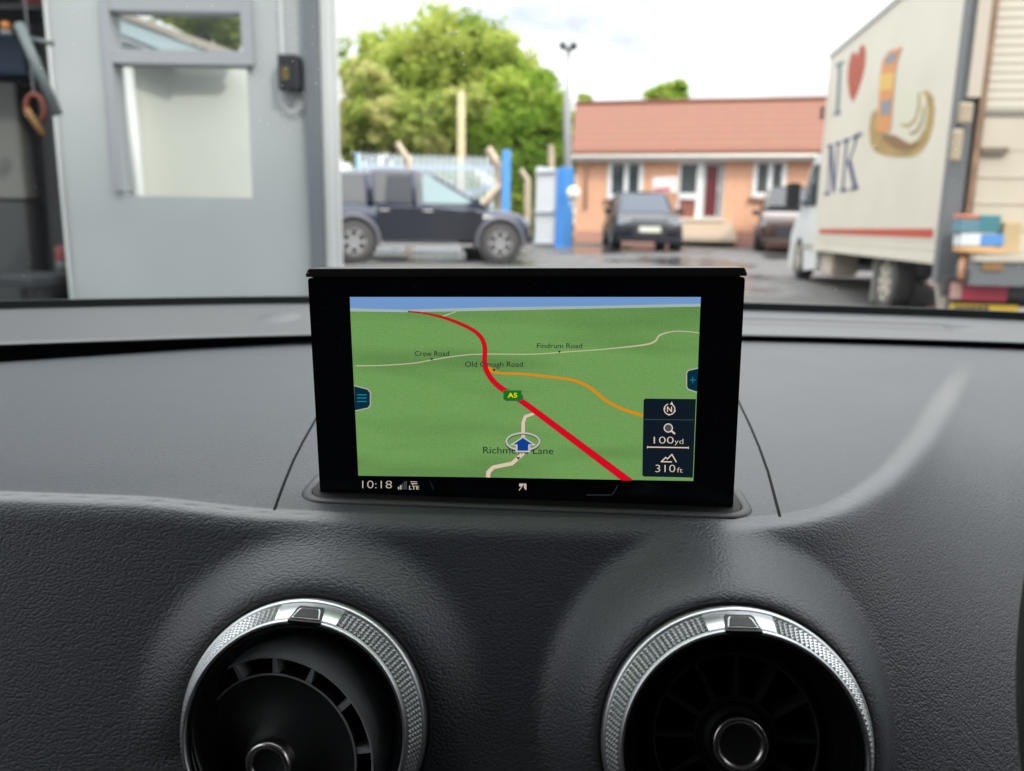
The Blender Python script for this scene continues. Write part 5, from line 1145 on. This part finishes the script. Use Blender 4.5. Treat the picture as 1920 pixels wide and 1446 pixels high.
# dark car facing us in front of the bungalow
c1 = atY(1221, 455, 20.6); og = Vector((c1.x, 22.6, gz(21)))
hb_st = [(-2.1, .45, .86, .70), (-1.95, .32, .95, .84), (-1.2, .25, .98, .90), (0, .25, .98, .91), (.9, .25, .97, .91), (1.4, .25, .93, .89), (1.85, .27, .86, .84), (2.05, .30, .76, .76), (2.12, .34, .66, .66)]
hb_gr = [(-2.0, .90, 1.10, .76, .66), (-1.55, .95, 1.46, .80, .62), (-.6, .95, 1.54, .82, .62), (.25, .95, 1.50, .82, .60), (1.15, .93, .97, .76, .66)]
def hb_extras(pt): return dict(pillars=[((0, 0), (1, 1), .05), ((2, 0), (2, 1), .04), ((3, 1), (4, 0), .035), ((0, .1), (4, .0), .02)], bits=[
    ('grille', M_TRIMK, (2.06, 2.14, -.42, .42, .36, .66)), ('number_plate', M_PLW, (2.15, 2.17, -.27, .27, .46, .60)),
    ('headlight', M_HL, (1.93, 2.08, -.80, -.46, .64, .78)), ('headlight', M_HL, (1.93, 2.08, .46, .80, .64, .78)),
    ('front_bumper', pt, (1.98, 2.16, -.78, .78, .22, .34)), ('wing_mirror', pt, (.62, .80, -1.05, -.86, .95, 1.08)), ('wing_mirror', pt, (.62, .80, .86, 1.05, .95, 1.08)), ('tail_light', M_TL, (-2.12, -2.0, -.8, -.55, .75, .9)), ('tail_light', M_TL, (-2.12, -2.0, .55, .8, .75, .9))])
car('parked_car', 'dark grey hatchback facing the camera with a pale number plate before the bungalow', 'cars parked by the bungalow', og, R_(-92), 1, M_PAINTN, mat('windscreen_dark', (.03, .045, .07), .2, spec=.3), M_RIMA, 'car', wr=.32, stations=hb_st, green=hb_gr, Wd=1.80, extras=hb_extras(M_PAINTN))
# dark car half hidden by the truck; reflected brick put into its brown paint
c2 = atY(1478, 460, 21.5); og = Vector((c2.x+.45, 22.8, gz(21.5)))
car('parked_car', 'dark brown car beside the white truck cab in front of the right hand window', 'cars parked by the bungalow', og, R_(-106), 1, M_PAINTK, mat('windscreen_dark2', (.02, .022, .026), .2, spec=.3), M_RIMA, 'car', wr=.33, stations=[(x, a_, b_+.12, w_*1.02) for x, a_, b_, w_ in hb_st], green=[(x, z0+.12, z1+.22, w0, w1) for x, z0, z1, w0, w1 in hb_gr], Wd=1.84, extras=dict(hb_extras(M_PAINTK), bits=[b_ for b_ in hb_extras(M_PAINTK)['bits'] if b_[0] != 'number_plate']))
# silver car in the road beyond the gate
c3 = atY(978, 400, 40); og = Vector((c3.x-1.6, 40, gz(40)))
car('distant_car', 'pale silver car in the road beyond the gate', None, og, R_(2), 1, mat('paint_silver', (.42, .40, .40), .2, coat=.6), mat('glass_grey', (.12, .12, .13), .1), M_RIMA, 'car', wr=.32, stations=hb_st, green=hb_gr, Wd=1.80, extras=hb_extras(M_RIMA))

# ------------------------------------------------------------------ fence, gate, posts, lamp
M_GALV = mat('galvanised_pale', (.70, .77, .84), .5); M_BLUE = mat('blue_paint', (.05, .22, .60), .45); M_BLUEP = mat('pale_blue_rail', (.34, .55, .80), .5); M_CPOST = mat('concrete_post', (.52, .42, .31), .8, var=.12, vscale=4)
YF = 19.6
fe = empty('palisade_fence', atY(800, 400, YF)); tag(fe, 'pale palisade fence with pointed tops and light blue rails behind the pickup', 'fence')
pal = atY(676, 285, YF), atY(934, 292, YF); gF = gz(YF)-.1
bm = bmesh.new(); nP = 25
for k in range(nP):
    x = pal[0].x+(pal[1].x-pal[0].x)*k/(nP-1); zt_ = pal[0].z+(pal[1].z-pal[0].z)*k/(nP-1)
    prism(bm, [(x-.036, YF, gF), (x+.036, YF, gF), (x+.036, YF, zt_-.10), (x, YF, zt_), (x-.036, YF, zt_-.10)], (0, .025, 0))
wobj('pales', bm, M_GALV, fe)
bm = bmesh.new(); box(bm, pal[0].x-.05, pal[1].x+.05, YF+.03, YF+.08, pal[0].z-.36, pal[0].z-.28); wobj('rail', bm, M_BLUEP, fe)
bm = bmesh.new(); prism(bm, [(pal[0].x+1.2, YF+.035, 1.5), (pal[0].x+1.2, YF+.035, 1.58), (pal[1].x, YF+.035, 2.15), (pal[1].x, YF+.035, 2.05)], (0, .04, 0)); wobj('brace', bm, M_BLUEP, fe)
bm = bmesh.new(); box(bm, pal[0].x-.12, pal[0].x-.03, YF, YF+.09, gF, pal[0].z-.02); wobj('post', bm, M_BLUEP, fe)
def cranked(px, py0, pxk, pyk, pxb, Y, label, w=.14, brace=None):
    t0_, k0, b0 = atY(px, py0, Y), atY(pxk, pyk, Y), atY(pxb, 460, Y); g_ = gz(Y)-.1
    r = empty('concrete_post', (b0.x, Y, g_)); tag(r, label, 'post', 'cranked concrete fence posts')
    bm = bmesh.new(); tube(bm, [(b0.x, Y, g_), (k0.x, Y, k0.z), (t0_.x, Y, t0_.z)], [w*.62, w*.62, w*.5], 4); wobj('shaft', bm, M_CPOST, r)
    if brace:
        bm = bmesh.new(); a, b2 = atY(*brace[0], Y-.1), atY(*brace[1], Y-.1); tube(bm, [a, b2], w*.5, 4); wobj('brace', bm, M_CPOST, r)
    return r
cranked(744, 268, 765, 300, 768, 19.0, 'cranked concrete post rising through the middle of the pale fence')
cranked(914, 278, 938, 318, 944, 19.0, 'cranked concrete post with a slanting brace at the end of the pale fence', .20, brace=((940, 348), (905, 384)))
cranked(976, 318, 989, 338, 990, 24.0, 'thin cranked concrete post standing alone beyond the blue post', .15)
cranked(1033, 272, 1034, 300, 1034, 24.5, 'straight concrete post top showing behind the grey gate', .15)
bm = bmesh.new(); a, b2 = atY(942, 281, 18.8), atY(958, 281, 18.8); box(bm, a.x, b2.x, 18.8, 18.98, gz(18.8)-.1, a.z, .015); tag(bmo('gate_post', bm, mat('blue_light', (.10, .33, .72), .45)), 'bright blue square gate post at the end of the pale fence', 'gate post')
# gate leaf folded back
ga = empty('metal_gate', atY(1025, 400, 22.5)); tag(ga, 'pale grey sheeted metal gate leaf beside the blue posts', 'gate')
A0, A1 = atY(1006, 312, 22.2), atY(1041, 318, 21.6); B0, B1 = gz(22.2)+.02, gz(21.6)+.02
bm = bmesh.new(); prism(bm, [Vector((A0.x, 22.2, B0)), Vector((A1.x, 21.6, B1)), Vector((A1.x, 21.6, A1.z)), Vector((A0.x, 22.2, A0.z))], (.05, .02, 0)); wobj('sheet', bm, mat('gate_sheet', (.74, .75, .78), .45, var=.05, vscale=1), ga)
bm = bmesh.new()
for z_ in (A1.z-.05, (A1.z+B1)/2-.1, B1+.08): tube(bm, [Vector((A0.x-.02, 22.15, z_)), Vector((A1.x-.02, 21.55, z_))], .045, 4)
wobj('rails', bm, mat('gate_rail', (.36, .38, .42), .5), ga)
for (x0, x1, y0, Y, lab, mm_) in ((1045.5, 1060, 314, 21.4, 'blue post next to the grey gate leaf', M_BLUE), (1060, 1075.5, 313, 22.6, 'blue post beneath the tall lamp column', mat('blue_mid', (.06, .25, .58), .45))):
    bm = bmesh.new(); a, b2 = atY(x0, y0, Y), atY(x1, y0, Y); box(bm, a.x, b2.x, Y, Y+.2, gz(Y)-.05, a.z, .015); box(bm, a.x-.02, b2.x+.02, Y-.02, Y+.22, gz(Y)-.08, gz(Y)+.08, .01); tag(bmo('gate_post', bm, mm_), lab, 'gate post')
lt = empty('bulkhead_light', atY(1076, 362, 21.3)); tag(lt, 'round white bulkhead light fixed beside the blue posts', 'light')
p = atY(1075, 362, 21.25); Mz = axisM(p, (0, -1, 0)); bm = bmesh.new(); lathe(bm, [(0, .09), (.09, .075), (.16, .03), (.17, 0)], 26, Mz); wobj('globe', bm, mat('globe_white', (.85, .82, .72), .2), lt, True)
bm = bmesh.new(); lathe(bm, [(.14, 0), (.14, -.05), (0, -.05)], 26, Mz); box(bm, p.x-.08, p.x+.08, 21.28, 21.4, p.z-.36, p.z-.15, .02); wobj('housing', bm, mat('housing_pale', (.5, .52, .5), .5), lt, True)
# lamp column
la = empty('lamp_column', atY(1068, 440, 23.5)); tag(la, 'tall pale lamp column with a floodlight head beside the bungalow', 'lamp post')
a, b2 = atY(1066.5, 92, 23.5), atY(1068, 440, 23.5)
bm = bmesh.new(); tube(bm, [(b2.x, 23.5, gz(23.5)-.05), (a.x, 23.5, atY(1066, 200, 23.5).z), (a.x, 23.5, a.z)], [.115, .10, .055], 12); wobj('column', bm, mat('column_white', (.38, .38, .39), .4), la, True)
bm = bmesh.new(); box(bm, a.x-.22, a.x+.20, 23.42, 23.58, a.z-.02, a.z+.04, .01); wobj('crossbar', bm, M_FRAMED, la)
for s in (-.18, .12):
    bm = bmesh.new(); box(bm, -.10, .10, -.14, .04, -.07, .07, .02, Matrix.Translation((a.x+s, 23.4, a.z+.10)) @ Matrix.Rotation(R_(25), 4, 'X')); wobj('floodlight', bm, mat('flood_dark', (.10, .11, .13), .5), la)
# plain timber pole
bm = bmesh.new(); a = atY(865, 172, 21.5); tube(bm, [(a.x+.01, 21.5, gz(21.5)-.1), (a.x, 21.5, a.z)], [.13, .095], 10); tag(bmo('timber_pole', bm, mat('pole_pale_wood', (.50, .42, .25), .8, var=.15, vscale=3), None, True), 'plain pale timber pole rising above the pale fence', 'pole')
# ------------------------------------------------------------------ trees
def leaf_mat(name, c1, c2, c3):
    m = bpy.data.materials.new(name); m.use_nodes = True; t = m.node_tree; t.nodes.clear(); o = t.nodes.new('ShaderNodeOutputMaterial')
    c = t.nodes.new('ShaderNodeTexCoord'); n = t.nodes.new('ShaderNodeTexNoise'); n.inputs['Scale'].default_value = .55; n.inputs['Detail'].default_value = 3; t.links.new(c.outputs['Object'], n.inputs['Vector'])
    r = t.nodes.new('ShaderNodeValToRGB'); r.color_ramp.elements[0].position = .36; r.color_ramp.elements[0].color = (*c1, 1); r.color_ramp.elements[1].position = .62; r.color_ramp.elements[1].color = (*c3, 1); e = r.color_ramp.elements.new(.5); e.color = (*c2, 1)
    t.links.new(n.outputs['Fac'], r.inputs['Fac']); d = t.nodes.new('ShaderNodeBsdfDiffuse'); tl = t.nodes.new('ShaderNodeBsdfTranslucent'); ms = t.nodes.new('ShaderNodeMixShader'); ms.inputs[0].default_value = .5
    t.links.new(r.outputs['Color'], d.inputs[0]); t.links.new(r.outputs['Color'], tl.inputs[0]); t.links.new(d.outputs[0], ms.inputs[1]); t.links.new(tl.outputs[0], ms.inputs[2]); t.links.new(ms.outputs[0], o.inputs[0]); return m
M_LEAFA = leaf_mat('leaves_spring_green', (.21, .29, .055), (.36, .45, .09), (.52, .56, .15)); M_LEAFB = leaf_mat('leaves_pale_olive', (.24, .32, .07), (.40, .45, .12), (.58, .56, .24)); M_LEAFC = leaf_mat('leaves_mid_green', (.16, .27, .04), (.29, .42, .06), (.45, .54, .11))
M_BARK = mat('bark', (.12, .095, .07), .9, var=.3, vscale=3)
def tree(name, label, base, lobes, m, nleaf, size, group=None):
    root = empty(name, base); tag(root, label, 'tree', group)
    bm = bmesh.new(); cen = sum((Vector(l[0]) for l in lobes), Vector())/len(lobes)
    b = Vector(base); tube(bm, [b, b.lerp(Vector((b.x, b.y, cen.z)), .5)+Vector((.1, 0, 0)), Vector((b.x, b.y, cen.z))], [.28, .22, .14], 8)
    for l in lobes: c_ = Vector(l[0]); tube(bm, [Vector((b.x, b.y, b.z+(cen.z-b.z)*.45)), c_.lerp(Vector((b.x, b.y, c_.z)), .5)-Vector((0, 0, .3)), c_], [.13, .08, .03], 6)
    wobj('trunk', bm, M_BARK, root, True)
    P = []; tot = sum(l[1][0]*l[1][2]+.01 for l in lobes)
    for (c_, rad) in lobes:
        k = int(nleaf*(rad[0]*rad[2])/tot)
        # clumps of leaves spread through the lobe
        nc = max(14, k//26); d = rng.normal(size=(nc, 3)); d /= np.linalg.norm(d, axis=1)[:, None]
        rr_ = (.25 if len(lobes) < 4 else .5)+.55*rng.random(nc)**.6; cc = np.array(c_)+d*rr_[:, None]*np.array(rad)
        idx_ = rng.integers(0, nc, k); P.append(cc[idx_]+rng.normal(size=(k, 3))*np.array(rad)*.10)
    P = np.concatenate(P); k = len(P); u = rng.normal(size=(k, 3)); u /= np.linalg.norm(u, axis=1)[:, None]; v = np.cross(u, rng.normal(size=(k, 3))); v /= np.linalg.norm(v, axis=1)[:, None]
    s = size*(.6+.8*rng.random(k))[:, None]; V = np.stack([P-u*s, P+v*s*.55, P+u*s, P-v*s*.55], 1).reshape(-1, 3)
    me = bpy.data.meshes.new('crown'); me.vertices.add(len(V)); me.vertices.foreach_set('co', V.ravel()); me.loops.add(4*k); me.loops.foreach_set('vertex_index', np.arange(4*k, dtype=np.int32)); me.polygons.add(k); me.polygons.foreach_set('loop_start', np.arange(0, 4*k, 4, dtype=np.int32)); me.update(calc_edges=True); me.validate()
    o = bpy.data.objects.new('crown', me); COL.objects.link(o); me.materials.append(m); keepw(o, root); return root
def LB(px, py, Y, rx, rz_, ry=None):
    """lobe: centre seen at (px,py), radii given in photo pixels at that distance"""
    c_ = atY(px, py, Y); k = Y/F_PX; return (tuple(c_), (rx*k, (ry or rx)*k, rz_*k))
YT = 36
tree('broadleaf_tree', 'large round bright green tree, tallest of the group behind the fence', (atY(850, 400, YT).x, YT, .6), [LB(830, 120, YT, 105, 85), LB(900, 130, YT, 75, 78), LB(770, 175, YT-1, 80, 90), LB(900, 230, YT, 95, 75), LB(830, 240, YT-1, 110, 80), LB(700, 115, YT+1, 60, 50), LB(955, 200, YT+1, 60, 65), LB(960, 150, YT, 55, 50), LB(990, 190, YT, 60, 50)], M_LEAFA, 34000, .14, 'trees behind the fence')
tree('broadleaf_tree', 'deep green spreading tree between the round tree and the lamp column', (atY(1000, 400, YT-3).x, YT-3, .6), [LB(990, 200, YT-3, 66, 62), LB(950, 190, YT-3, 50, 50), LB(1020, 260, YT-3, 48, 70), LB(960, 270, YT-4, 70, 60), LB(1040, 235, YT-2, 28, 45)], M_LEAFC, 17000, .125, 'trees behind the fence')
tree('broadleaf_tree', 'pale olive tree in front of the round tree at its left', (atY(700, 400, YT-5).x, YT-5, .6), [LB(690, 170, YT-5, 42, 50), LB(720, 230, YT-5, 75, 48), LB(665, 245, YT-5, 40, 60), LB(860, 200, YT-6, 55, 32), LB(800, 250, YT-6, 45, 35)], M_LEAFB, 9000, .14, 'trees behind the fence')
tree('conifer_tree', 'small dark tree top showing over the bungalow ridge', (atY(1255, 400, 48).x, 48, .6), [LB(1270, 166, 48, 22, 19), LB(1240, 174, 48, 34, 14), LB(1250, 190, 48, 46, 20)], M_LEAFC, 6000, .16, 'trees behind the bungalow')
tree('broadleaf_tree', 'low dark treetop at the left end of the bungalow roof', (atY(1095, 400, 46).x, 46, .6), [LB(1096, 186, 46, 16, 10), LB(1095, 230, 46, 26, 40)], M_LEAFC, 2200, .16, 'trees behind the bungalow')
tree('broadleaf_tree', 'leafy green tree seen through the top pane of the workshop window', (atY(400, 400, 24).x, 24, .6), [LB(400, 30, 24, 90, 48), LB(330, 5, 24, 70, 40), LB(430, 70, 24, 40, 40)], M_LEAFA, 7000, .12, 'trees behind the outbuilding')
# hedge mass behind the fence
k = 26000; X = rng.uniform(atY(600, 300, 31).x, atY(1075, 300, 31).x, k); Yy = rng.uniform(30.0, 32.5, k); Zz = rng.uniform(.5, 1, k)**1.0*rng.random(k)**.6*(3.2+.8*np.sin(X*1.3)+.5*np.sin(X*3.1+1))+.5
P = np.stack([X, Yy, Zz], 1); u = rng.normal(size=(k, 3)); u /= np.linalg.norm(u, axis=1)[:, None]; v = np.cross(u, rng.normal(size=(k, 3))); v /= np.linalg.norm(v, axis=1)[:, None]; s = .15*(.6+.8*rng.random(k))[:, None]
V = np.stack([P-u*s, P+v*s*.55, P+u*s, P-v*s*.55], 1).reshape(-1, 3)
me = bpy.data.meshes.new('undergrowth'); me.from_pydata(V.tolist(), [], np.arange(4*k).reshape(-1, 4).tolist()); me.update()
tag(link('undergrowth', me, M_LEAFC), 'mass of green undergrowth beyond the fence', 'undergrowth', kind='stuff')
# road beyond the gate
rm = mat('road_asphalt', (.10, .10, .10), .7, var=.2, vscale=.5)
tag(pyd('road', [(-60, 36, .72), (60, 36, .72), (60, 44, .72), (-60, 44, .72)], [(0, 1, 2, 3)], rm), 'road beyond the gate', kind='structure')
tag(pyd('verge', [(-60, 28.0, .70), (4.0, 28.0, .70), (4.0, 35.9, .71), (-60, 35.9, .71)], [(0, 1, 2, 3)], mat('verge_grass', (.10, .15, .04), .9, var=.3, vscale=2)), 'grass verge behind the fence', kind='structure')
